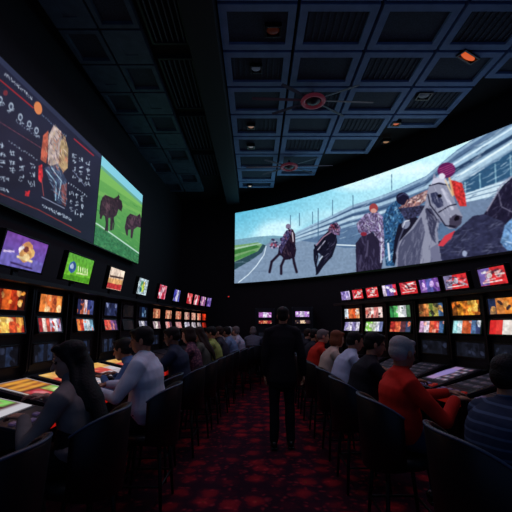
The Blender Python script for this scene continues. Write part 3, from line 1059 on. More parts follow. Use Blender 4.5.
def monitor(loc, rz, w, h, z, label, group, pt, tilt=8, base=2.0):
    root = empty('monitor', (loc[0], loc[1], base), rz)
    setp(root, label, 'monitor', group)
    M = Matrix.Translation((0, 0.03, z - base)) @ Matrix.Rotation(R(-tilt), 4, 'X')
    sc = flat_screen('screen', w, h, pt, root, 56, 32, M)
    f = MB()
    f.T = M
    a, b_ = w / 2 + 0.02, h / 2 + 0.02
    f.box((-a, -0.06, -b_), (a, -0.004, b_), 0, 0.006)
    for x0, x1, z0, z1 in ((-a, -w / 2, -b_, b_), (w / 2, a, -b_, b_), (-a, a, h / 2, b_), (-a, a, -b_, -h / 2)):
        f.box((x0, -0.01, z0), (x1, 0.008, z1), 0, 0.002)
    f.build('housing', M_BEZEL, root)
    mb = MB()
    mb.box((-0.12, -0.16, 0), (0.12, 0.06, 0.015), 0, 0.004)
    mb.box((-0.035, -0.075, 0.01), (0.035, -0.045, z - base), 0, 0.004)
    mb.build('stand', M_BEZEL, root)
    return root


LP = [(-2.46, 2.0), (-2.43, 2.75), (-2.40, 3.4), (-2.37, 4.0), (-2.34, 4.75), (-2.29, 5.45), (-2.25, 6.1), (-2.2, 6.75), (-2.15, 7.45), (-2.07, 8.25), (-1.97, 9.1), (-1.83, 10.0), (-1.68, 10.8), (-1.4, 12)]
RP = [(2.95, 2.7), (2.88, 3.36), (2.786, 3.9), (2.677, 4.44), (2.504, 4.98), (2.287, 5.52), (2.06, 6.06), (1.83, 6.6), (1.55, 7.2)]


def on_line(P, px, z):
    """where along the bank the photo shows something at this column"""
    d = np.linspace(P[0][1], P[-1][1], 3000)
    X = np.interp(d, [p[1] for p in P], [p[0] for p in P])
    x = np.array([proj(a, b_, z)[0] for a, b_ in zip(X, d)])
    k = int(np.argmin(abs(x - px)))
    e = 0.3
    t = Vector((np.interp(d[k] + e, [p[1] for p in P], [p[0] for p in P]) - np.interp(d[k] - e, [p[1] for p in P], [p[0] for p in P]), 2 * e)).normalized()
    return float(X[k]), float(d[k]), t


def facing(t, side):
    n = Vector((t.y, -t.x)) if side < 0 else Vector((-t.y, t.x))     # towards the aisle
    return math.atan2(-n.x, n.y), n


def shelf(name, label, P, z, d0, d1, out, back):
    mb = MB()
    ds = [d for d in np.linspace(d0, d1, 24)]
    rings = []
    side = -1 if P[0][0] < 0 else 1
    for d in ds:
        x = np.interp(d, [p[1] for p in P], [p[0] for p in P])
        rings.append([(x - side * out, d, z - 0.045), (x - side * out, d, z), (x + side * back, d, z), (x + side * back, d, z - 0.045)])
    mb.loft(rings)
    return setp(mb.build(name, M_BLACK), label, 'shelf')


W_ = (235, 232, 228)
ORD = ['first', 'second', 'third', 'fourth', 'fifth', 'sixth', 'seventh', 'eighth', 'ninth', 'tenth', 'eleventh', 'twelfth', 'thirteenth']

# --- the bank under the betting board
mids = [
    bands([(120, 30, 16), (214, 92, 34), (170, 50, 22), (60, 20, 14)], 1, [(240, 150, 60), (150, 40, 20), (250, 190, 110)], 10),
    bands([(200, 110, 50), (230, 150, 90), (190, 90, 48), (220, 130, 60)], 2, [(250, 200, 150), (120, 50, 30), (235, 120, 60)], 10),
    bands([(40, 42, 84), (180, 90, 60), (200, 180, 190), (46, 52, 108), (70, 80, 140)], 3, [(30, 30, 60), (210, 110, 60)], 6),
    bands([(22, 26, 52), (48, 56, 92), (30, 36, 70), (40, 46, 84)], 4, [(120, 130, 170), (20, 22, 44)], 6),
    bands([(14, 13, 16), (22, 18, 19)], 5, [(34, 24, 22)], 4),
    bands([(10, 14, 26), (30, 50, 84), (12, 16, 30)], 6, [(130, 170, 205)], 3),
    bands([(150, 86, 62), (206, 140, 104), (170, 100, 74)], 7, [(120, 50, 40), (230, 190, 150)], 7),
    bands([(190, 120, 90), (214, 150, 120), (176, 112, 84)], 8, [(130, 80, 70), (224, 190, 160)], 7),
    bands([(196, 120, 92), (180, 96, 76)], 9, [(220, 170, 140)], 6),
    bands([(190, 150, 140), (214, 170, 150), (170, 110, 100)], 10, [(110, 80, 90)], 6),
    bands([(200, 150, 130), (210, 160, 140)], 11, [(150, 90, 80)], 5),
    bands([(216, 140, 110), (190, 100, 80)], 12, [(220, 180, 150)], 5),
    bands([(176, 40, 20), (214, 56, 26)], 13, [(120, 20, 10)], 5)]
lows = [
    bands([(226, 150, 60), (240, 190, 90), (210, 80, 40), (236, 160, 70)], 21, [(250, 220, 160), (190, 40, 30)], 8),
    bands([(150, 40, 44), (226, 200, 190), (210, 84, 70), (200, 190, 214), (236, 232, 232), (176, 160, 196)], 22, [(200, 60, 50)], 4),
    bands([(226, 130, 60), (200, 60, 40), (170, 200, 216), (214, 220, 226), (120, 170, 200)], 23, [(230, 100, 60)], 4),
    bands([(206, 70, 60), (226, 100, 80), (130, 80, 130), (90, 60, 110)], 24, [(230, 150, 120)], 4),
    bands([(18, 15, 18), (30, 22, 24)], 25),
    bands([(150, 150, 170), (200, 196, 206), (90, 90, 120)], 26, [(40, 40, 60)], 4),
    bands([(170, 150, 160), (226, 214, 206), (120, 90, 100)], 27, [(60, 50, 60)], 3),
    bands([(196, 150, 150), (206, 120, 116), (90, 60, 76)], 28),
    bands([(206, 150, 150), (190, 130, 130)], 29),
    bands([(190, 190, 205), (160, 150, 170)], 30),
    bands([(200, 190, 196), (150, 140, 150)], 31),
    bands([(190, 170, 170), (120, 110, 120)], 32),
    bands([(170, 40, 24), (120, 24, 16)], 33)]


def third_pic(seed, c):
    return bands([(20, 24, 36), c, (22, 26, 40), c, (18, 20, 32)], seed, [(56, 64, 92), (14, 16, 26)], 6, dark=0.35)


def deck_left(p, asp):
    """amber game panel over red and green boxes"""
    p.c[:] = (190, 186, 190)
    p.poly([(.04, .03), (asp * .97, .03), (asp * .97, .94), (.04, .94)], (70, 26, 28))
    p.poly([(.06, .05), (asp * .95, .05), (asp * .95, .46), (.06, .46)], (222, 156, 58))
    p.line([(0.05, .20), (asp * .95, .17)], .05, (80, 42, 32))
    p.line([(0.1, .36), (asp * .9, .32)], .05, (116, 64, 36))
    p.poly([(.06, .52), (asp * .52, .52), (asp * .52, .90), (.06, .90)], (180, 46, 60))
    p.poly([(asp * .57, .54), (asp * .94, .54), (asp * .94, .90), (asp * .57, .90)], (126, 200, 94))
    p.ell(asp * .3, .7, .14, .1, (220, 130, 140))
    p.ell(asp * .76, .72, .12, .08, (206, 230, 176))
    p.strokes([(.06, .05), (asp * .95, .05), (asp * .95, .9), (.06, .9)], [(240, 190, 100), (120, 50, 36), (226, 120, 60)], 50, .2, .03, 0, 5, .6, 25)
    p.blur(1)


def deck_near(p, asp):
    """red and green game panel with a pale rim"""
    p.c[:] = (190, 188, 196)
    p.poly([(.05, .03), (asp * .97, .03), (asp * .97, .82), (.05, .82)], (60, 22, 30))
    p.poly([(.08, .06), (asp * .54, .06), (asp * .54, .76), (.08, .76)], (176, 44, 58))
    p.poly([(asp * .58, .1), (asp * .94, .1), (asp * .94, .78), (asp * .58, .78)], (120, 196, 92))
    p.ell(asp * .3, .4, .16, .14, (216, 130, 140))
    p.ell(asp * .76, .42, .14, .12, (206, 230, 176))
    p.strokes([(.08, .06), (asp * .94, .06), (asp * .94, .78), (.08, .78)], [(226, 160, 160), (90, 24, 40), (160, 210, 120)], 40, .22, .04, 30, 6, .6, 60)
    p.blur(1)


def deck_left_b(p, asp):
    p.c[:] = (196, 190, 200)
    p.poly([(0, 0), (asp, 0), (asp, .34), (0, .34)], (226, 176, 90))
    p.poly([(0, .3), (asp * .6, .3), (asp * .6, .6), (0, .6)], (196, 70, 60))
    for k in range(6):
        p.line([(asp * k / 6, .6), (asp * k / 6 + .1, 1)], .05, (90, 84, 100))
    p.strokes([(0, 0), (asp, 0), (asp, 1), (0, 1)], [(240, 230, 220), (90, 60, 70), (226, 120, 80)], 40, .2, .04, 0, 7, .6, 40)
    p.blur(1)


def deck_right(p, asp):
    p.c[:] = (34, 32, 42)
    p.poly([(.03, .03), (asp * .46, .03), (asp * .46, .96), (.03, .96)], (150, 122, 168))
    p.ell(asp * .24, .45, .2, .3, (130, 118, 180), .8)
    for i in range(4):
        for j in range(5):
            p.ell(asp * (.56 + .11 * i), .12 + .19 * j, .045, .06, ((130, 96, 112), (150, 140, 160), (90, 84, 110))[(i + j) % 3])
    p.blur(1)


def deck_dim(p, asp):
    p.c[:] = (20, 20, 27)
    for i in range(7):
        for j in range(4):
            p.ell(asp * (.08 + .14 * i), .14 + .24 * j, .05, .06, ((44, 40, 54), (60, 50, 62), (34, 34, 46))[(i * 2 + j) % 3])


left_px = [8, 49, 84, 109.5, 127, 142, 155.5, 167.5, 177.5, 186, 192.5, 198, 203]
pos = [on_line(LP, px, 1.72) for px in left_px]
ml = ['orange fire upper screen over an amber lower screen',
      'tan and gold upper screen over red and white striped lower screen',
      'blue and orange upper screen over an orange and pale blue one',
      'dim navy upper screen over a red and purple lower screen']
# nearest machine, only its deck in view
x, d = -2.43, 2.72
a, n_ = facing(Vector((-0.03, 1)).normalized(), -1)
slot_machine((x, d), a, 0.56, 0.87, 'slot machine whose red edged deck passes beside the nearest empty stool', 'slot machines under the betting board', mids[1], lows[1], third_pic(1, (60, 80, 120)), deck_near)
for i, (x, d, t) in enumerate(pos):
    a, n_ = facing(t, -1)
    d_prev = pos[i - 1][1] if i else d - 0.62
    d_next = pos[i + 1][1] if i < len(pos) - 1 else d + 0.6
    wd = min(d_next - d, d - d_prev) * 0.955
    lab = 'black slot machine with ' + ml[i] if i < 4 else f'{ORD[i]} lit slot machine from the near end of the bank under the betting board'
    slot_machine((x, d), a, wd, 0.86, lab, 'slot machines under the betting board', mids[i], lows[i],
                 third_pic(i, (44, 60, 96)), deck_left if i == 0 else deck_left_b if i < 4 else None,
                 sw=min(0.405, wd * 0.82), mh=(0.19, 0.15, 0.18), buttons=i < 4, curv=0.03 if i < 7 else 0.10)
shelf('monitor_shelf', 'long black shelf carrying tilted monitors below the betting board', LP, 1.95, 2.2, 11.1, 0.16, 0.44)


def top1(p, asp):
    v = p.y[..., None]
    p.c = np.array([118, 70, 160.]) * (1 - v) + np.array([96, 92, 176.]) * v
    p.poly([(0, .62), (asp * .4, .55), (asp, .68), (asp, 1), (0, 1)], (110, 100, 180))
    for (x, y, r_, c) in ((.52, .32, .2, (214, 150, 96)), (.42, .42, .13, (236, 226, 226)), (.62, .46, .16, (226, 180, 110)), (.52, .56, .22, (206, 150, 92)), (.5, .38, .1, (120, 60, 60)), (.55, .62, .12, (236, 206, 150))):
        p.ell(x * asp, y, r_ * 1.25, r_, c)
    p.line([(asp * .36, .66), (asp * .7, .70)], .09, (240, 214, 160))
    p.line([(asp * .05, .60), (asp * .25, .54)], .06, (214, 196, 230))
    p.line([(asp * .25, .88), (asp * .75, .93)], .06, (58, 40, 90))
    p.mul(p.noise(81, .1), .14)


def top2(p, asp):
    v = p.y[..., None]
    p.c = np.array([92, 166, 60.]) * (1 - v) + np.array([112, 190, 44.]) * v
    p.ell(asp * .24, .5, .24, .22, (52, 84, 150))
    p.ell(asp * .22, .48, .12, .10, (170, 190, 220))
    for k in range(5):
        p.line([(asp * (.44 + .09 * k), .42), (asp * (.48 + .09 * k), .58)], .07, (226, 236, 190))
    p.line([(asp * .44, .68), (asp * .86, .64)], .07, (214, 232, 170))
    p.poly([(0, .82), (asp, .76), (asp, 1), (0, 1)], (76, 150, 34))
    p.mul(p.noise(82, .08), .15)


def top3(p, asp):
    p.c[:] = (226, 196, 170)
    p.poly([(0, 0), (asp, 0), (asp, .3), (0, .36)], (236, 214, 196))
    p.line([(asp * .1, .42), (asp * .95, .36)], .1, (60, 40, 40))
    p.poly([(0, .5), (asp, .46), (asp, .7), (0, .74)], (226, 170, 110))
    p.poly([(0, .74), (asp, .70), (asp, 1), (0, 1)], (186, 52, 54))
    p.mul(p.noise(83, .12), .2)


def top4(p, asp):
    p.c[:] = (170, 190, 200)
    for (x, y, r_, c) in ((.4, .35, .22, (90, 150, 110)), (.55, .6, .26, (150, 170, 70)), (.35, .7, .18, (60, 120, 130)), (.6, .3, .14, (200, 190, 90))):
        p.ell(x * asp, y, r_, r_, c)
    p.mul(p.noise(84, .09), .5)


tops = [top1, top2, top3, top4,
        bands([(196, 60, 84), (226, 170, 190), (190, 40, 60), (214, 120, 140)], 85, [(240, 210, 220), (150, 30, 60)], 8),
        bands([(60, 64, 160), (110, 100, 190), (200, 196, 226), (84, 84, 170)], 86, [(40, 36, 110), (226, 226, 240)], 6),
        bands([(190, 40, 50), (214, 80, 84)], 87, [(236, 170, 170)], 5),
        bands([(206, 120, 130), (230, 206, 210), (190, 60, 80)], 88, [(160, 30, 50)], 5),
        bands([(120, 70, 130), (206, 150, 176), (150, 90, 150)], 89, [(230, 200, 214)], 5),
        bands([(84, 60, 140), (110, 84, 170)], 90, [(150, 130, 200)], 4)]
tl = ['purple picture and gold crest, nearest on the shelf', 'bright green picture, blue badge and white strokes', 'cream picture above a red band', 'pale screen of green and yellow shapes',
      'pink and red picture, fifth along the shelf', 'blue and violet picture with a white figure', 'red picture, seventh along the shelf', 'white and red picture, eighth along the shelf', 'mauve and pink picture, last but one', 'small violet picture at the shelf end']
tp = [(22, 0.62, .32), (77, .62, .33), (114, .50, .33), (141, .46, .30), (161, .44, .30), (175.5, .44, .28), (188.5, .40, .28), (195.5, .40, .28), (202, .40, .27), (208, .36, .27)]
prev = 0
for i, (px, w_, h_) in enumerate(tp):
    x, d, t = on_line(LP, px, 2.2)
    d = max(d, prev + w_ + 0.05)
    prev = d
    x = float(np.interp(d, [p[1] for p in LP], [p[0] for p in LP]))
    a, n_ = facing(t, -1)
    monitor((x, d), a, w_, h_, 2.22, 'tilted monitor, ' + tl[i] + ', below the betting board', 'monitors on the shelf under the betting board', tops[i], 9, 1.95)

# --- the bank under the curved screen
rmids = [
    bands([(30, 40, 70), (196, 120, 60), (226, 130, 50), (200, 90, 40)], 41, [(40, 30, 40), (240, 170, 90)], 8),
    bands([(110, 60, 24), (206, 130, 40), (180, 100, 36), (214, 150, 50), (150, 80, 30)], 42, [(240, 190, 90), (60, 30, 16), (226, 110, 40)], 14, .5),
    bands([(120, 70, 40), (190, 110, 60), (110, 130, 60), (150, 140, 70), (60, 90, 130)], 43, [(40, 40, 40), (206, 150, 80)], 12, .5),
    bands([(44, 120, 66), (90, 180, 100), (226, 232, 226), (196, 200, 206), (70, 110, 76)], 44, [(230, 236, 230), (30, 70, 44)], 5),
    bands([(206, 150, 140), (230, 206, 200), (200, 120, 116), (226, 196, 190)], 45, [(60, 40, 50), (190, 70, 60)], 7),
    bands([(200, 214, 226), (214, 110, 60), (200, 80, 40), (226, 150, 100)], 46, [(240, 226, 214), (130, 60, 40)], 6)]
rlows = [
    bands([(206, 40, 40), (220, 60, 54), (232, 226, 220), (226, 214, 206), (200, 190, 190)], 51, (), 0, .12),
    bands([(150, 206, 210), (190, 220, 226), (206, 100, 60), (196, 84, 44), (80, 110, 150), (50, 60, 100)], 52, [(226, 232, 236)], 4),
    bands([(190, 150, 190), (226, 210, 226), (206, 90, 60), (190, 60, 50), (60, 90, 130)], 53, [(226, 150, 130)], 5),
    bands([(150, 40, 36), (200, 90, 60), (90, 50, 60), (50, 60, 90)], 54, [(226, 120, 80)], 6),
    bands([(130, 196, 90), (160, 214, 110), (196, 206, 190), (206, 206, 226), (120, 130, 180)], 55, [(230, 236, 226)], 5),
    bands([(150, 140, 190), (214, 206, 232), (130, 120, 170), (206, 200, 226)], 56, [(240, 236, 244), (90, 80, 130)], 6)]
rl = ['orange upper screen over a screen half red half white', 'glittering gold upper screen over a cyan and orange lower screen', 'mottled brown and green upper screen over a pinkish lower screen',
      'green and white upper screen over a red lower screen', 'pinkish white upper screen over a lime green lower screen', 'orange and white upper screen over a lilac lower screen']
M_REDDIM = mat('dim_red_light_strip', (40, 6, 6), 0.4, emit=(150, 26, 18), estr=0.35)
rp_px = [506, 467, 432, 401, 375, 353]
rpos = [on_line(RP, px, 1.7) for px in rp_px]
for i, (x, d, t) in enumerate(rpos):
    a, n_ = facing(t, 1)
    q = rpos[max(i - 1, 0)], rpos[min(i + 1, 5)]
    sp = min([math.hypot(x - o[0], d - o[1]) for j, o in enumerate(rpos) if abs(j - i) == 1])
    wd = min(sp * 0.95, 0.56)
    slot_machine((x, d), a, wd, (0.86, 0.80, 0.72, 0.62, 0.55, 0.5)[i], 'black slot machine with ' + rl[i], 'slot machines under the curved screen', rmids[i], rlows[i], third_pic(60 + i, (30, 34, 50)),
                 deck_right if i == 1 else deck_dim if i < 4 else None, sw=min(0.42, wd * 0.8), curv=0.16, buttons=i < 3, topz=1.87, mz=(1.71, 1.475, 1.2), mh=(0.175, 0.16, 0.17), red=M_REDDIM)
x, d = 2.88, 3.32
a, n_ = facing(Vector((-0.12, 1)).normalized(), 1)
slot_machine((x, d), a, 0.52, 0.86, 'black slot machine facing the man in the striped shirt', 'slot machines under the curved screen', rmids[1], rlows[2], third_pic(67, (30, 34, 50)), deck_dim, sw=.42, topz=1.87, mz=(1.71, 1.475, 1.2), mh=(0.175, 0.16, 0.17), red=M_REDDIM)
shelf('monitor_shelf', 'black shelf carrying tilted monitors below the curved screen', RP, 1.915, 3.0, 6.95, 0.14, 0.42)


def red_ad(seed, left, frac, figure=W_):
    def f(p, asp):
        p.c[:] = (206, 44, 50)
        p.poly([(0, 0), (asp * frac, 0), (asp * (frac - .12), 1), (0, 1)], left)
        rr = random.Random(seed)
        p.strokes([(asp * .15, .15), (asp * .95, .1), (asp * .85, .7), (asp * .2, .75)], [figure, (70, 40, 60), (236, 150, 150), figure], 16, .5, .13, rr.uniform(-30, 40), seed, .85, 30)
        p.ell(asp * rr.uniform(.35, .65), rr.uniform(.35, .5), rr.uniform(.12, .26), rr.uniform(.1, .2), figure, .8, rr.uniform(0, 90))
        p.line([(asp * .1, .84), (asp * .8, .8)], .08, (236, 206, 206))
        p.mul(p.noise(seed, .16), .2)
    return f


rt = [red_ad(91, (110, 90, 160), .45), red_ad(92, (120, 112, 150), .4, (180, 190, 206)), bands([(120, 80, 160), (90, 90, 170), (110, 70, 150)], 93, [(190, 160, 210), (60, 50, 120)], 7),
      red_ad(94, (190, 44, 60), .2), bands([(206, 190, 214), (90, 80, 160), (130, 90, 170), (200, 50, 70)], 95, [(226, 220, 236)], 5),
      red_ad(96, (190, 44, 66), .1), red_ad(97, (206, 60, 80), .2), bands([(150, 130, 196), (190, 176, 220)], 98, [(90, 80, 150)], 4)]
rtl = ['red and purple picture, nearest and largest', 'red picture with a grey left part', 'violet and blue picture', 'red picture, beside the violet one',
       'white, purple and red picture', 'red picture, sixth along the shelf', 'small red picture, last but one on the shelf', 'small lilac picture at the end of the shelf']
rtp = [494.5, 457.6, 431, 410, 391, 373.6, 359, 347]
prev = None
for i, px in enumerate(rtp):
    x, d, t = on_line(RP, px, 2.05)
    a, n_ = facing(t, 1)
    w_ = (.37, .37, .34, .33, .31, .29, .28, .26)[i]
    if prev is not None:
        sp = math.hypot(x - prev[0], d - prev[1])
        w_ = min(w_, (sp - prev[2] / 2 - 0.05) * 2)
        w_ = max(w_, .2)
    prev = (x, d, w_)
    monitor((x, d), a, w_, (.20, .185, .185, .18, .175, .17, .165, .16)[i], 2.055, 'tilted monitor, ' + rtl[i] + ', below the curved screen', 'monitors on the shelf under the curved screen', rt[i], 9, 1.915)

# --- two machines at the far end of the aisle
for i, (x, d, c1) in enumerate(((0.275, 10.75, (170, 104, 180)), (1.30, 9.95, (176, 130, 206)))):
    slot_machine((x, d), math.pi + (-0.15 if i else 0.0), 0.56, 0.55, 'lit slot machine against the far wall, ' + ('between the standing man and the curved bank' if i else 'on the betting board side of the standing man'),
                 'slot machines against the far wall', bands([c1, (206, 190, 226), c1], 61 + i, [(240, 236, 244)], 5, .3), bands([(170, 50, 44), (220, 130, 90), (150, 40, 50)] if i == 0 else [(40, 30, 40), (226, 190, 160), (60, 40, 50)], 63 + i, [(240, 200, 150)], 4),
                 third_pic(65 + i, (24, 26, 38)), None, sw=0.38, buttons=False, topz=2.0, mz=(1.80, 1.585, 1.2), mh=(0.15, 0.085, 0.15), strip=False)

# small red indicator light on the far wall
t = empty('indicator_light', (-0.95, screen_curve(-0.95) + 0.145, 2.465))
setp(t, 'tiny red light glowing on the dark far wall beside the curved screen', 'light')
mb = MB()
mb.box((-0.05, -0.03, -0.035), (0.05, 0.012, 0.035), 0, 0.006)
mb.build('housing', M_BEZEL, t)
mb = MB()
mb.ell((0, -0.032, 0), (0.03, 0.012, 0.02))
mb.build('lens', mat('red_lens', (90, 10, 10), 0.3, emit=(190, 40, 36), estr=0.9), t, True)

# ================================================================== CEILING FIXTURES
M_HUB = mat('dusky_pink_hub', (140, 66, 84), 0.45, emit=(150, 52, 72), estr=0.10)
M_BLADE = mat('dull_violet_blade', (74, 70, 92), 0.55)


def ceiling_fan(loc, label, a0, rad):
    root = empty('ceiling_fan', loc)
    setp(root, label, 'ceiling fan', 'ceiling fans')
    mb = MB()
    mb.tube([(0, 0, 0), (0, 0, 0.17)], 0.03, 12, caps=False)
    mb.build('rod', M_BLADE, root, True)
    mb = MB()
    n = 28
    rings = []
    for k in range(n + 1):
        a = 2 * math.pi * k / n
        rings.append([Vector((math.cos(a) * (0.20 + 0.045 * math.cos(b)), math.sin(a) * (0.20 + 0.045 * math.cos(b)), -0.02 + 0.035 * math.sin(b))) for b in np.linspace(0, 2 * math.pi, 9)[:-1]])
    mb.loft(rings, closed=False)
    mb.build('rim', M_HUB, root, True)
    mb = MB()
    mb.ell((0, 0, 0.0), (0.15, 0.15, 0.07))
    mb.ell((0, 0, -0.055), (0.07, 0.07, 0.03))
    mb.build('motor', mat('dark_motor', (44, 34, 48), 0.4), root, True)
    for k, (dg, rad) in enumerate(((0, 1.2), (33, .9), (147, .9), (180, 1.2), (213, .8), (327, .9))):
        a = a0 + R(dg)
        b_ = MB()
        b_.T = Matrix.Rotation(a, 4, 'Z')
        b_.loft([[(r, -w, -0.006 - 0.006), (r, w, 0.006 - 0.006), (r, w, 0.012 - 0.006), (r, -w, 0.0 - 0.006)] for r, w in ((0.17, .018), (0.35, .028), (rad * .8, .036), (rad, .028))])
        b_.build('blade', M_BLADE if k % 3 else mat('dusky_pink_blade', (112, 74, 92), 0.5), root)
    return root


ceiling_fan((1.12, 6.14, 5.82), 'six bladed ceiling fan with pink hub, larger and nearer of the two', R(3), 1.2)
ceiling_fan((0.92, 9.05, 5.82), 'six bladed ceiling fan with pink hub, farther off and above the dark galloping horse', R(-3), 1.25)


def at_ceiling(px, py, z):
    c, s = math.cos(PITCH), math.sin(PITCH)
    u = (256 - py) / F
    k = (z - CH) / (s + u * c)
    return (px - 256) / F * k, (c - u * s) * k


lights = [(273, 31, (120, 52, 34), .07, 'square ceiling light with a dull orange glow above the aisle', .2),
          (468, 57, (226, 96, 44), .85, 'long ceiling light glowing bright orange, over the grandstand picture', .36),
          (424, 96, (84, 96, 120), .12, 'pale faintly glowing oval ceiling light near the bright orange one', .22),
          (396, 124, (226, 110, 70), .6, 'small ceiling light with an orange red spark, over the grey stand', .13),
          (386, 142, (200, 150, 110), .5, 'small ceiling light with a beige spark next to the curved screen top', .15),
          (256, 69, (90, 100, 124), .2, 'grey faintly glowing square ceiling light in the column of tiles beside the beam, nearest one', .16),
          (251, 127, (190, 150, 130), .45, 'small ceiling light with a peach gleam in the tile column beside the beam', .13),
          (251, 147, (150, 150, 160), .4, 'small ceiling light with a grey gleam in the tile column beside the beam', .13),
          (250, 186, (235, 226, 214), .9, 'small bright white ceiling light at the far end of the tile column', .11)]
for i, (px, py, c, e, lab, sz) in enumerate(lights):
    x, y = at_ceiling(px, py, CEIL - 0.01)
    r_ = empty('ceiling_light', (x, y, CEIL), 0.5 if i == 1 else 0)
    setp(r_, lab, 'ceiling light', 'ceiling lights')
    w_, h_ = (sz, sz * .32) if i in (1,) else (sz, sz * .8)
    mb = MB()
    for x0, x1, y0, y1 in ((-w_ / 2 - .03, -w_ / 2, -h_ / 2 - .03, h_ / 2 + .03), (w_ / 2, w_ / 2 + .03, -h_ / 2 - .03, h_ / 2 + .03), (-w_ / 2, w_ / 2, h_ / 2, h_ / 2 + .03), (-w_ / 2, w_ / 2, -h_ / 2 - .03, -h_ / 2)):
        mb.box((x0, y0, -0.03), (x1, y1, 0.044), 0, 0.004)
    mb.build('housing', M_BEZEL, r_)
    mb = MB()
    mb.ell((0, 0, 0.0), (w_ / 2, h_ / 2, 0.025))
    mb.build('lens', mat('ceiling_lens_' + 'abcdefghi'[i], tuple(v * .4 for v in c), 0.4, emit=c, estr=e), r_, True)  # every lens emits; the grey ones get a faint glow

vents = [(3.2, 5.0, 'nearest to the top'), (5.3, 6.75, 'second along the beam'), (7.0, 8.55, 'third along the beam'), (8.8, 10.2, 'farthest along the beam')]
for y0, y1, lab in vents:
    r_ = empty('ceiling_vent', (-1.40, (y0 + y1) / 2, CEIL + 0.1))
    setp(r_, 'black slatted ceiling vent in the dark trough, ' + lab, 'vent', 'ceiling vents in the dark trough')
    l = (y1 - y0) / 2
    mb = MB()
    for x0, x1, a, b_ in ((-.31, -.27, -l, l), (.27, .31, -l, l), (-.27, .27, -l, -l + .04), (-.27, .27, l - .04, l)):
        mb.box((x0, a, -0.06), (x1, b_, 0.037), 0, 0.005)
    mb.build('frame', mat('vent_frame', (30, 34, 46), 0.5), r_)
    for k in range(6):
        mb = MB()
        mb.box((-.225 + k * .09 - .012, -l + .04, -.04), (-.225 + k * .09 + .012, l - .04, 0.0), 0, 0.003)
        mb.build('slat', mat('vent_slat', (70, 76, 94), 0.5), r_)


# ================================================================== STOOLS
def make_chair(loc, rz, label, group):
    root = empty('stool', (loc[0], loc[1], 0), rz)
    setp(root, label, 'stool', group)
    mb = MB()
    rings = []
    for z, k in ((0.525, .90), (0.535, .97), (0.565, 1.0), (0.592, .97), (0.603, .86), (0.606, .5)):
        rings.append([(math.cos(a) * .226 * k, math.sin(a) * .215 * k, z) for a in np.linspace(0, 2 * math.pi, 29)[:-1]])
    mb.loft(rings)
    mb.build('seat', M_VINYL, root, True)
    # wrapped back
    mb = MB()
    rings = []
    rim_line = []
    for a in np.linspace(R(192), R(348), 27):
        e = abs(a - R(270)) / R(78)
        top = 0.985 - 0.10 * e ** 3
        bot = 0.50 + 0.05 * e ** 2
        fl = 0.02
        ca, sa = math.cos(a), math.sin(a)
        ro, ri = 0.276, 0.238
        prof = [(ri, bot), (ro, bot), (ro + fl * .6, (top + bot) / 2), (ro + fl, top - .02), (ro + fl - .008, top - .002), ((ri + ro) / 2 + fl, top + .004), (ri + fl + .008, top - .002), (ri + fl, top - .02)]
        rings.append([(ca * r_, sa * r_ * .95, z) for r_, z in prof])
        rim_line.append((ca * (ro + fl - 0.004), sa * (ro + fl - 0.004) * .95, top - 0.003))
    mb.loft(rings)
    bo = mb.build('backrest', M_VINYL, root, True)
    mb = MB()
    mb.tube(rim_line, 0.0085, 8)  # thin strip along the top edge, coloured as a highlight
    mb.build('rim_highlight', M_RIM_HIGHLIGHT, bo, True)
    for sx in (-1, 1):
        for sy in (-1, 1):
            mb = MB()
            mb.tube([(sx * .15, sy * .14, .535), (sx * .185, sy * .175, .22), (sx * .205, sy * .195, 0.004)], [.017, .015, .012], 8, caps=False)
            mb.build('leg', M_LEG, root, True)
    mb = MB()
    c = [(-.186, -.176), (.186, -.176), (.186, .176), (-.186, .176)]
    for k in range(4):
        a, b_ = c[k], c[(k + 1) % 4]
        mb.tube([(a[0], a[1], .215), (b_[0], b_[1], .215)], .0095, 8)
    mb.build('footrest', M_LEG, root, True)
    return root


def copy_thing(src, loc, rz, label):
    o = src.copy()
    COL.objects.link(o)
    o.location = (loc[0], loc[1], 0)
    o.rotation_euler = (0, 0, rz)
    o['label'] = label
    for ch in list(src.children):
        c = ch.copy()
        COL.objects.link(c)
        c.parent = o
        for g in list(ch.children):
            g2 = g.copy()
            COL.objects.link(g2)
            g2.parent = c
    return o


# ================================================================== PEOPLE
SKIN = {'fair': mat('fair_skin', (196, 146, 122), 0.5, noise=.06, nscale=40), 'tan': mat('tan_skin', (164, 112, 86), 0.5, noise=.06, nscale=40), 'dark': mat('dark_skin', (106, 70, 54), 0.5, noise=.06, nscale=40)}
HAIR = {'black': mat('black_hair', (18, 15, 16), 0.6, bump=.5, nscale=90, spec=.25), 'brown': mat('brown_hair', (44, 30, 24), 0.6, bump=.5, nscale=90, spec=.25), 'auburn': mat('auburn_hair', (120, 66, 40), 0.6, bump=.5, nscale=90, spec=.25),
        'grey': mat('grey_hair', (168, 164, 164), 0.6, bump=.5, nscale=90, spec=.25), 'ash': mat('ash_hair', (112, 104, 104), 0.6, bump=.5, nscale=90, spec=.25)}
M_SHOE = mat('black_leather_shoe', (15, 14, 15), 0.35)
M_EYE = mat('dark_eye', (30, 22, 20), 0.15)


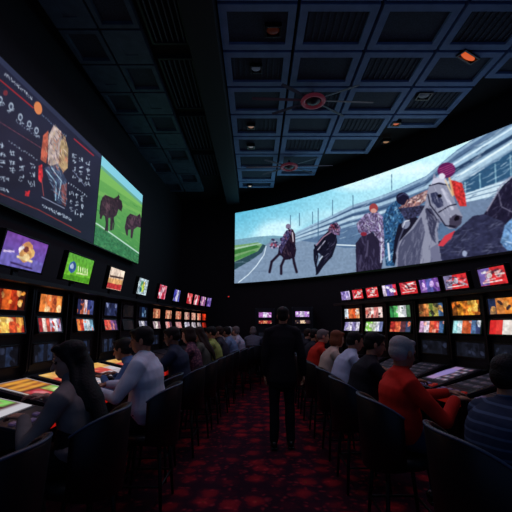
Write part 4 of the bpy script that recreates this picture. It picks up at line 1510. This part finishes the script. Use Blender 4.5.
def cloth(name, rgb, stripes=None, per=0.03, pattern=None):
    if name in MATS:
        return MATS[name]
    m = mat(name, rgb, 0.85, noise=0.10, nscale=14, bump=0.25, spec=0.2)
    if stripes or pattern:
        nt = m.node_tree
        b = nt.nodes['Principled BSDF']
        tc = nt.nodes.new('ShaderNodeTexCoord')
        cr = nt.nodes.new('ShaderNodeValToRGB')
        e = cr.color_ramp.elements
        if stripes:
            wv = nt.nodes.new('ShaderNodeTexWave')
            wv.bands_direction = 'Z'
            wv.inputs['Scale'].default_value = 0.314 / per
            wv.inputs['Distortion'].default_value = 1.0
            wv.inputs['Detail'].default_value = 0
            nt.links.new(tc.outputs['Object'], wv.inputs['Vector'])
            src = wv.outputs['Fac']
            e[0].position, e[1].position = 0.80, 0.92
        else:
            vo = nt.nodes.new('ShaderNodeTexVoronoi')
            vo.inputs['Scale'].default_value = 28
            nt.links.new(tc.outputs['Object'], vo.inputs['Vector'])
            src = vo.outputs['Distance']
            e[0].position, e[1].position = 0.25, 0.5
        e[0].color = (*srgb(rgb), 1)
        e[1].color = (*srgb(stripes or pattern), 1)
        nt.links.new(src, cr.inputs['Fac'])
        nt.links.new(cr.outputs['Color'], b.inputs['Base Color'])
    return m


def folds(seed, amp):
    rs = np.random.RandomState(seed)
    K = rs.randn(7, 3) * np.array([9, 9, 16])
    ph = rs.rand(7) * 6.28

    def f(co):
        s = np.zeros(len(co))
        for k in range(7):
            s += np.sin(co @ K[k] + ph[k] + 1.2 * np.sin(co @ K[(k + 1) % 7] * .5))
        return amp * s / 3.0
    return f


def hand(mb, wrist, fwd, nrm, side, curl=35):
    """palm, four unequal fingers with knuckles, thumb off the side near the wrist; nrm = back of the hand"""
    f = Vector(fwd).normalized()
    n = Vector(nrm)
    n = (n - f * n.dot(f)).normalized()
    lat = f.cross(n) * side                          # thumb side
    w = Vector(wrist)
    mb.tube([w - f * .01, w + f * .035, w + f * .078], [(.026, .019), (.036, .016), (.040, .013)], 12, up=n)
    for k, (o, L) in enumerate(((.031, .066), (.0105, .076), (-.0105, .071), (-.031, .055))):
        b = w + f * (.080 - .004 * abs(k - 1)) + lat * o
        a1, a2, a3 = R(curl * .5), R(curl * 1.3), R(curl * 2.0)
        q1 = b + (f * math.cos(a1) - n * math.sin(a1)) * L * .48 + lat * o * .12
        q2 = q1 + (f * math.cos(a2) - n * math.sin(a2)) * L * .32
        q3 = q2 + (f * math.cos(a3) - n * math.sin(a3)) * L * .22
        mb.tube([b - f * .02, q1, q2, q3], [.0095, .009, .008, .0068], 8)
    t0 = w + f * .022 + lat * .026
    t1 = t0 + (f * .55 + lat * .75 - n * .2).normalized() * .036
    t2 = t1 + (f * .85 + lat * .3 - n * .3).normalized() * .030
    mb.tube([t0 - lat * .012, t1, t2], [.0125, .0108, .0085], 8)


def ik(S, T, a, b, pole):
    S, T = Vector(S), Vector(T)
    d = T - S
    L = min(d.length, a + b - .008)
    dn = d.normalized()
    T = S + dn * L
    x = (a * a - b * b + L * L) / (2 * L)
    h = math.sqrt(max(a * a - x * x, 0))
    p = Vector(pole)
    p = (p - dn * p.dot(dn)).normalized()
    return S + dn * x + p * h, T


def person(loc, rz, label, group=None, pose='sit', lean=22, turn=0, nod=12, shirt=None, pants=None, skin='fair', hair='black', style='short', hands=None, sleeve='long', vox=.013, seed=1, jacket=False, bulk=1.0, female=False, side=0.0, curl=35, headfwd=0.0, eyes=False, spine=.45):
    root = empty('person', (loc[0], loc[1], 0), rz)
    setp(root, label, 'person', group)
    sit = pose == 'sit'
    B = bulk
    pel = Vector((0, .015, .728)) if sit else Vector((0, 0, .93))
    pts, dirs = [pel], []
    p = pel.copy()
    N = 6
    for k in range(N):
        t_ = (k + .5) / N
        a = R(lean) * ((0.35 + 1.25 * t_) if sit else 1)
        dv = Vector((side * t_, math.sin(a), math.cos(a))).normalized()
        dirs.append(dv)
        p = p + dv * ((spine if sit else .50) / N)
        pts.append(p.copy())
    S, up = pts[-1], dirs[-1]
    fw = Vector((1, 0, 0)).cross(up) * -1
    fw = up.cross(Vector((1, 0, 0))) * -1
    fw = Vector((0, up.z, -up.y))
    neck = S + up * .055
    hup = Vector((side * .6, math.sin(R(lean * .75)), math.cos(R(lean * .75))))
    Hc = neck + hup * .135 + Vector((0, .018 + headfwd, 0))
    HM = Matrix.Rotation(R(turn), 3, 'Z') @ Matrix.Rotation(R(-nod), 3, 'X')
    hp = lambda x, y, z: Hc + HM @ Vector((x, y, z))
    sw_ = .168 if female else .185
    # torso section half widths pelvis -> shoulders
    tr = [(.165, .118), (.162, .112), (.152, .108), (.162, .115), (.176, .120), (.180, .110), (.150, .078)]
    if female:
        tr = [(.168, .115), (.155, .102), (.132, .095), (.145, .105), (.156, .110), (.158, .095), (.13, .07)]
    sh = {}
    for sd in (-1, 1):
        sh[sd] = S + Vector((sd * sw_ * (1 + .1 * (B - 1)), 0, 0)) - up * .035
    if hands is None:
        hands = {-1: (-.14, .52, .97), 1: (.14, .52, .97)} if sit else {-1: (-.27, .04, .76), 1: (.27, .06, .76)}
    el, wr = {}, {}
    for sd in (-1, 1):
        pole = (sd * .7, -.25, -.8) if sit else (sd * .3, -1, 0)
        e_, w_ = ik(sh[sd], hands[sd], .285, .255, pole)
        el[sd], wr[sd] = e_, w_
    kn, an = {}, {}
    for sd in (-1, 1):
        if sit:
            kn[sd] = Vector((sd * .125, .36, .632))
            an[sd] = Vector((sd * .115, .30, .275))
        else:
            kn[sd] = Vector((sd * .098, .015 + .02 * sd, .50))
            an[sd] = Vector((sd * .105, -.015 + .02 * sd, .085))
    hip = {sd: pel + Vector((sd * .085, .02 if sit else 0, -.02)) for sd in (-1, 1)}

    # --- body: one continuous skin
    b = MB()
    b.tube(pts, [(x * .90 * B, y * .90 * B) for x, y in tr], 18, up=(0, -1, 0) if not sit else (0, -1, .2))
    b.tube([S - up * .03, neck, Hc + HM @ Vector((0, -.02, -.05))], [.062, .055, .054], 14)
    b.ell(hp(0, -.012, .03), (.074, .094, .085), HM, 20, 14)
    b.ell(hp(0, .022, -.03), (.061, .068, .082), HM, 18, 12)
    b.ell(hp(0, .038, -.078), (.044, .046, .034), HM)
    b.tube([hp(0, .083, .004), hp(0, .097, -.018), hp(0, .103, -.030)], [.008, .011, .013], 8)
    b.ell(hp(0, .074, .022), (.050, .018, .012), HM)
    b.ell(hp(0, .082, -.058), (.024, .010, .006), HM)
    b.ell(hp(0, .080, -.068), (.021, .010, .007), HM)
    for sd in (-1, 1):
        b.ell(hp(sd * .076, -.006, -.012), (.010, .019, .032), HM)
        b.tube([sh[sd] - Vector((sd * .05, 0, 0)), sh[sd], el[sd]], [.050, .050 * B, .039], 12)
        b.tube([el[sd], el[sd].lerp(wr[sd], .35), wr[sd]], [.038, .040, .026], 12)
        fdir = (wr[sd] - el[sd]).normalized()
        if sit:
            fdir = (fdir * .5 + Vector((0, .8, -.12))).normalized()
            hand(b, wr[sd], fdir, (0, .1, 1), -sd, curl)
        else:
            hand(b, wr[sd], (0, .12, -1), (sd, .15, 0), -1 if sd < 0 else 1, curl)
        b.tube([hip[sd], hip[sd].lerp(kn[sd], .5), kn[sd]], [.078, .068, .052], 12)
        b.tube([kn[sd], kn[sd].lerp(an[sd], .35), an[sd]], [.050, .050, .034], 12)
        b.tube([an[sd] - Vector((0, .02, .02)), an[sd] + Vector((0, .13, -.045))], [.034, .028], 10)
    remesh(b, 'body', SKIN[skin], vox * .62 if vox < .012 else vox * .85, 2, root)
    # --- hair
    h = MB()
    lowcut = .012
    if style == 'bald':
        h.ell(hp(0, -.045, -.005), (.079, .070, .060), HM, 18, 12)
        for sd in (-1, 1):
            h.ell(hp(sd * .062, -.02, .005), (.020, .045, .035), HM)
        h.ell(hp(0, -.028, .055), (.074, .082, .066), HM, 18, 12)
    else:
        h.ell(hp(0, -.022, .047), (.083, .098, .078), HM, 20, 14)
        h.ell(hp(0, -.048, .0), (.077, .070, .076), HM, 18, 12)
        for sd in (-1, 1):
            h.ell(hp(sd * .066, .012, .025), (.016, .030, .040), HM)
        h.ell(hp(0, .050, .088), (.056, .040, .026), HM)
    if style == 'long':
        bk = -fw
        c0 = hp(0, -.06, .02)
        h.tube([c0, hp(0, -.085, -.07), neck + bk * .085 - up * .03, neck + bk * .125 - up * .15, neck + bk * .135 - up * .27, neck + bk * .12 - up * .36],
               [(.070, .050), (.076, .050), (.080, .044), (.082, .036), (.070, .030), (.04, .02)], 16, up=(0, -1, 0))
        for sd in (-1, 1):
            h.tube([hp(sd * .066, .005, .04), hp(sd * .074, -.012, -.06), neck + Vector((sd * .078, 0, 0)) + bk * .045 - up * .05, neck + Vector((sd * .070, 0, 0)) + bk * .10 - up * .19], [.024, .026, .030, .02], 10)
    if style == 'bob':
        h.ell(hp(0, -.045, -.04), (.088, .075, .085), HM)
        for sd in (-1, 1):
            h.ell(hp(sd * .074, .005, -.03), (.024, .045, .075), HM)
    remesh(h, 'hair', HAIR[hair], .009 if vox < .012 else .014, 2, root, folds(seed + 50, .007 if style == 'long' else .0035))
    if eyes:
        for sd in (-1, 1):
            e_ = MB()
            e_.ell(hp(sd * .030, .071, .002), (.013, .012, .009), HM)
            e_.build('eye', M_EYE, root, True)
    # --- trousers and shoes
    t_ = MB()
    t_.tube([pel + up * .005, pel + up * .04, pel + up * .10] if sit else [pel - up * .05, pel + up * .03, pel + up * .10], [(.150 * B, .102 * B) if sit else (.172 * B, .125 * B), (.172 * B, .122 * B), (.160 * B, .112 * B)], 18, up=(0, -1, 0))
    for sd in (-1, 1):
        t_.tube([hip[sd], hip[sd].lerp(kn[sd], .5), kn[sd]], [.090, .080, .064], 12)
        t_.tube([kn[sd], kn[sd].lerp(an[sd], .4), an[sd] + Vector((0, 0, .02))], [.064, .062, .050] if sit else [.066, .064, .056], 12)
    remesh(t_, 'trousers', pants, vox, 3, root, folds(seed + 20, .004))
    for sd in (-1, 1):
        s_ = MB()
        a = an[sd]
        s_.tube([a + Vector((0, -.035, -.022)), a + Vector((0, .05, -.035)), a + Vector((0, .135, -.047)), a + Vector((0, .185, -.052))], [(.040, .040), (.043, .036), (.046, .029), (.032, .020)], 12, up=(0, 0, 1))
        s_.box((a.x - .038, a.y - .06, a.z - .085 + .004), (a.x + .038, a.y + .19, a.z - .055), 0, .008)
        s_.build('shoe', M_SHOE, root, True)
    # --- shirt or jacket
    c = MB()
    q = [(x * 1.05 * B, y * 1.07 * B) for x, y in tr]
    pp = list(pts)
    if sit:
        pp[0] = pts[0] + dirs[0] * .035
        if B > 1.05:
            q[1] = (q[1][0] * 1.06, q[1][1] * 1.12)
            q[2] = (q[2][0] * 1.10, q[2][1] * 1.14)
    if jacket:
        pp = [pel - Vector((0, 0, .13)), pel - Vector((0, 0, .04))] + pp[1:]
        q = [(.200, .142), (.192, .136)] + [(x * 1.07, y * 1.09) for x, y in q[1:]]
    c.tube(pp, q, 20, up=(0, -1, 0) if not sit else (0, -1, .2))
    c.tube([S - up * .02, S + up * .030, neck + up * .018], [(.095, .072), (.070, .066), (.062, .062)], 16, up=(0, -1, 0))
    big = 1.0 if not jacket else 1.12
    for sd in (-1, 1):
        c.tube([S + Vector((sd * .06, 0, .0)), sh[sd] + Vector((0, 0, .004)), sh[sd].lerp(el[sd], .45), el[sd] if sleeve == 'long' else sh[sd].lerp(el[sd], .7)], [(.070 * B) * big, .064 * B * big, .058 * B * big, .050 * big], 14)
        if sleeve == 'long':
            e2 = el[sd].lerp(wr[sd], .93)
            c.tube([el[sd], el[sd].lerp(wr[sd], .4), e2], [.050 * big, .047 * big, .036 * big], 14)
    remesh(c, 'jacket' if jacket else 'shirt', shirt, vox, 3, root, folds(seed, .0065))
    return root


P_NAVY = cloth('navy_trousers', (28, 32, 44))
P_BLK = cloth('black_trousers', (18, 18, 22))
P_JEAN = cloth('blue_jeans', (50, 62, 86))
LF, RF = math.pi / 2, -math.pi / 2


GL = 'stools along the bank under the betting board'
GR = 'stools along the bank under the curved screen'
chair0 = make_chair((-1.24, 1.70), LF, 'empty dark stool nearest of all, beside the long haired woman', GL)


def chair(loc, rz, label, group):
    o = copy_thing(chair0, loc, rz, label)
    o['group'] = group
    return o


left = [
    dict(spine=0.37, x=-1.08, lean=11, turn=25, nod=16, shirt=cloth('grey_knit_sweater', (138, 127, 124)), hair='black', style='long', skin='fair', pants=P_BLK, female=True, vox=.009, eyes=True, d=2.4,
         hands={-1: (-.05, .36, .93), 1: (.13, .33, 1.02)}, label='long haired woman in a grey sweater at the nearest lit machine', ch='dark stool under the long haired woman'),
    dict(x=-0.93, lean=7, turn=10, nod=14, shirt=cloth('pale_blue_shirt', (216, 226, 242)), hair='black', skin='tan', pants=P_NAVY, vox=.009, bulk=1.2, hands={-1: (-.16, .40, .95), 1: (.15, .46, .95)}, d=3.32,
         label='man in a pale blue shirt hunched over his machine, nearest row', ch='dark stool under the man in the pale blue shirt'),
    dict(x=-1.05, lean=36, turn=-8, nod=16, shirt=cloth('mid_blue_shirt', (84, 120, 170)), hair='black', skin='tan', pants=P_BLK, vox=.010, d=3.95,
         label='man in a mid blue shirt leaning in to the machine, before the pale blue shirt', ch='dark stool under the man in the mid blue shirt'),
    dict(x=-0.9, lean=12, turn=5, nod=16, shirt=cloth('slate_dark_shirt', (44, 54, 74)), hair='black', skin='dark', pants=P_BLK, vox=.011, bulk=1.12, d=4.6,
         label='broad man in a dark slate shirt with rounded back', ch='dark stool under the man in dark slate'),
    dict(x=-0.82, lean=12, turn=0, nod=16, shirt=cloth('dusty_pink_print', (150, 104, 112), pattern=(90, 60, 80)), hair='brown', skin='fair', pants=P_BLK, style='bob', female=True, d=5.3,
         label='person in a dusty pink patterned top bent forward', ch='dark stool under the person in dusty pink'),
    dict(x=-0.76, lean=14, turn=0, nod=18, shirt=cloth('olive_grey_top', (92, 98, 88)), hair='brown', skin='fair', pants=P_BLK, style='long', female=True, d=6.0,
         label='long haired person in an olive grey top', ch='dark stool under the person in olive grey'),
    dict(x=-0.67, lean=12, turn=0, nod=14, shirt=cloth('lime_shirt', (158, 176, 96)), hair='black', skin='tan', pants=P_BLK, d=6.7,
         label='person in a lime green shirt', ch='dark stool under the person in lime green'),
    dict(x=-0.6, lean=12, turn=0, nod=10, shirt=cloth('charcoal_top', (52, 54, 66)), hair='brown', skin='fair', pants=P_BLK, d=7.4,
         label='person in a charcoal top beyond the lime green shirt', ch='dark stool under the person in charcoal'),
    dict(x=-0.45, lean=16, turn=-30, nod=10, shirt=cloth('steel_blue_shirt', (110, 136, 172)), hair='black', skin='tan', pants=P_NAVY, d=8.1, bulk=1.1,
         label='person in a steel blue shirt near the far end', ch='dark stool under the person in steel blue'),
    dict(x=-0.3, lean=14, turn=-40, nod=8, shirt=cloth('pale_lilac_shirt', (186, 186, 206)), hair='ash', skin='fair', pants=P_NAVY, d=8.8,
         label='ash haired person in a pale lilac shirt near the far end', ch='dark stool under the person in pale lilac')]
for k, s in enumerate(left):
    s = dict(s)
    x, d, lab, chl = s.pop('x'), s.pop('d'), s.pop('label'), s.pop('ch')
    chair((x - .02, d), LF, chl, GL)
    person((x - .02, d), LF, lab, seed=k * 3 + 1, **s)

right = [
    dict(x=1.15, d=1.93, lean=18, spine=0.335, turn=-6, nod=12, shirt=cloth('blue_striped_shirt', (30, 46, 72), stripes=(66, 86, 116), per=.045), hair='black', skin='tan', pants=P_BLK, vox=.009, bulk=1.02,
         hands={-1: (-.16, .46, .95), 1: (.16, .42, .95)}, label='man in a dark blue striped shirt, nearest on the bank under the curved screen', ch='dark stool under the man in the striped shirt'),
    dict(x=1.03, d=2.8, lean=6, spine=0.375, turn=20, nod=14, shirt=cloth('vivid_red_sweater', (206, 40, 28)), hair='grey', skin='tan', pants=P_JEAN, vox=.009, bulk=1.14,
         hands={-1: (-.18, .50, .97), 1: (.10, .40, .97)}, label='grey haired man in a vivid red sweater at the lilac deck screen', ch='dark stool under the grey haired man in red'),
    dict(x=1.0, d=3.7, lean=17, spine=0.415, turn=-10, nod=14, shirt=cloth('black_tee', (26, 28, 36)), hair='black', skin='tan', pants=P_BLK, vox=.010, bulk=1.1, sleeve='short',
         label='dark haired man in a black top between the red sweater and the white shirt', ch='dark stool under the man in black'),
    dict(x=1.0, d=4.5, lean=19, spine=0.415, turn=0, nod=16, shirt=cloth('white_blue_shirt', (190, 206, 232)), hair='black', skin='tan', pants=P_NAVY, vox=.011, bulk=1.1,
         label='dark haired man in a white shirt with a ruddy neck', ch='dark stool under the man in the white shirt'),
    dict(x=0.96, d=5.3, lean=19, spine=0.415, turn=10, nod=14, shirt=cloth('beige_top', (198, 180, 164)), hair='auburn', style='bob', skin='fair', pants=P_BLK, vox=.011, female=True, bulk=1.1,
         label='auburn haired person in a beige top', ch='dark stool under the auburn haired person'),
    dict(x=0.94, d=6.2, lean=17, spine=0.415, turn=0, nod=10, shirt=cloth('brick_red_shirt', (196, 44, 30)), hair='ash', skin='fair', pants=P_BLK, bulk=1.1,
         label='ash haired person in a brick red shirt beyond the beige top', ch='dark stool under the person in brick red'),
    dict(x=0.94, d=7.0, lean=17, spine=0.415, turn=0, nod=10, shirt=cloth('graphite_top', (40, 42, 52)), hair='black', skin='tan', pants=P_BLK,
         label='dark clothed person beyond the brick red shirt', ch='dark stool beyond the one under brick red'),
    dict(x=0.94, d=7.9, lean=17, spine=0.415, turn=10, nod=10, shirt=cloth('graphite_top', (40, 42, 52)), hair='brown', skin='fair', pants=P_BLK,
         label='brown haired person in dark clothes, farthest along under the curved screen', ch='dark stool farthest along under the curved screen')]
for k, s in enumerate(right):
    s = dict(s)
    x, d, lab, chl = s.pop('x'), s.pop('d'), s.pop('label'), s.pop('ch')
    chair((x + .02, d), RF, chl, GR)
    person((x + .02, d), RF, lab, seed=k * 5 + 40, **s)

far = [(-.72, 9.55, 'grey', 'grey_blouse', (150, 148, 152), 'grey haired person in a grey top facing the far wall, beside the aisle end'),
       (-.08, 9.65, 'ash', 'slate_top', (96, 100, 116), 'ash haired person in slate grey facing the far wall'),
       (.56, 9.3, 'grey', 'silver_top', (120, 124, 140), 'grey haired person facing the far wall, just past the standing man'),
       (.98, 8.8, 'brown', 'graphite_top', (40, 42, 52), 'dark clothed person facing the far wall under its second lit machine')]
for k, (x, d, hc, cn, cc, lab) in enumerate(far):
    chair((x, d), 0, 'dark stool under the ' + lab.split(' facing')[0] + (', facing the far wall' if k != 2 else ' past the standing man'), 'stools facing the far wall')
    person((x, d), 0, lab, lean=16, nod=8, shirt=cloth(cn, cc), hair=hc, pants=P_BLK, seed=80 + k, style='bob' if k == 1 else 'short', vox=.014)

person((.33, 4.72), 0, 'man in a black suit standing in the aisle with his back turned', pose='stand', lean=1.5, nod=4, turn=-8, shirt=cloth('black_suit', (20, 21, 28)), pants=cloth('black_suit_trousers', (22, 23, 30)), hair='black', skin='tan', vox=.010, jacket=True,
       hands={-1: (-.22, .03, .80), 1: (.30, .05, .80)}, seed=99, side=.085, bulk=.95)
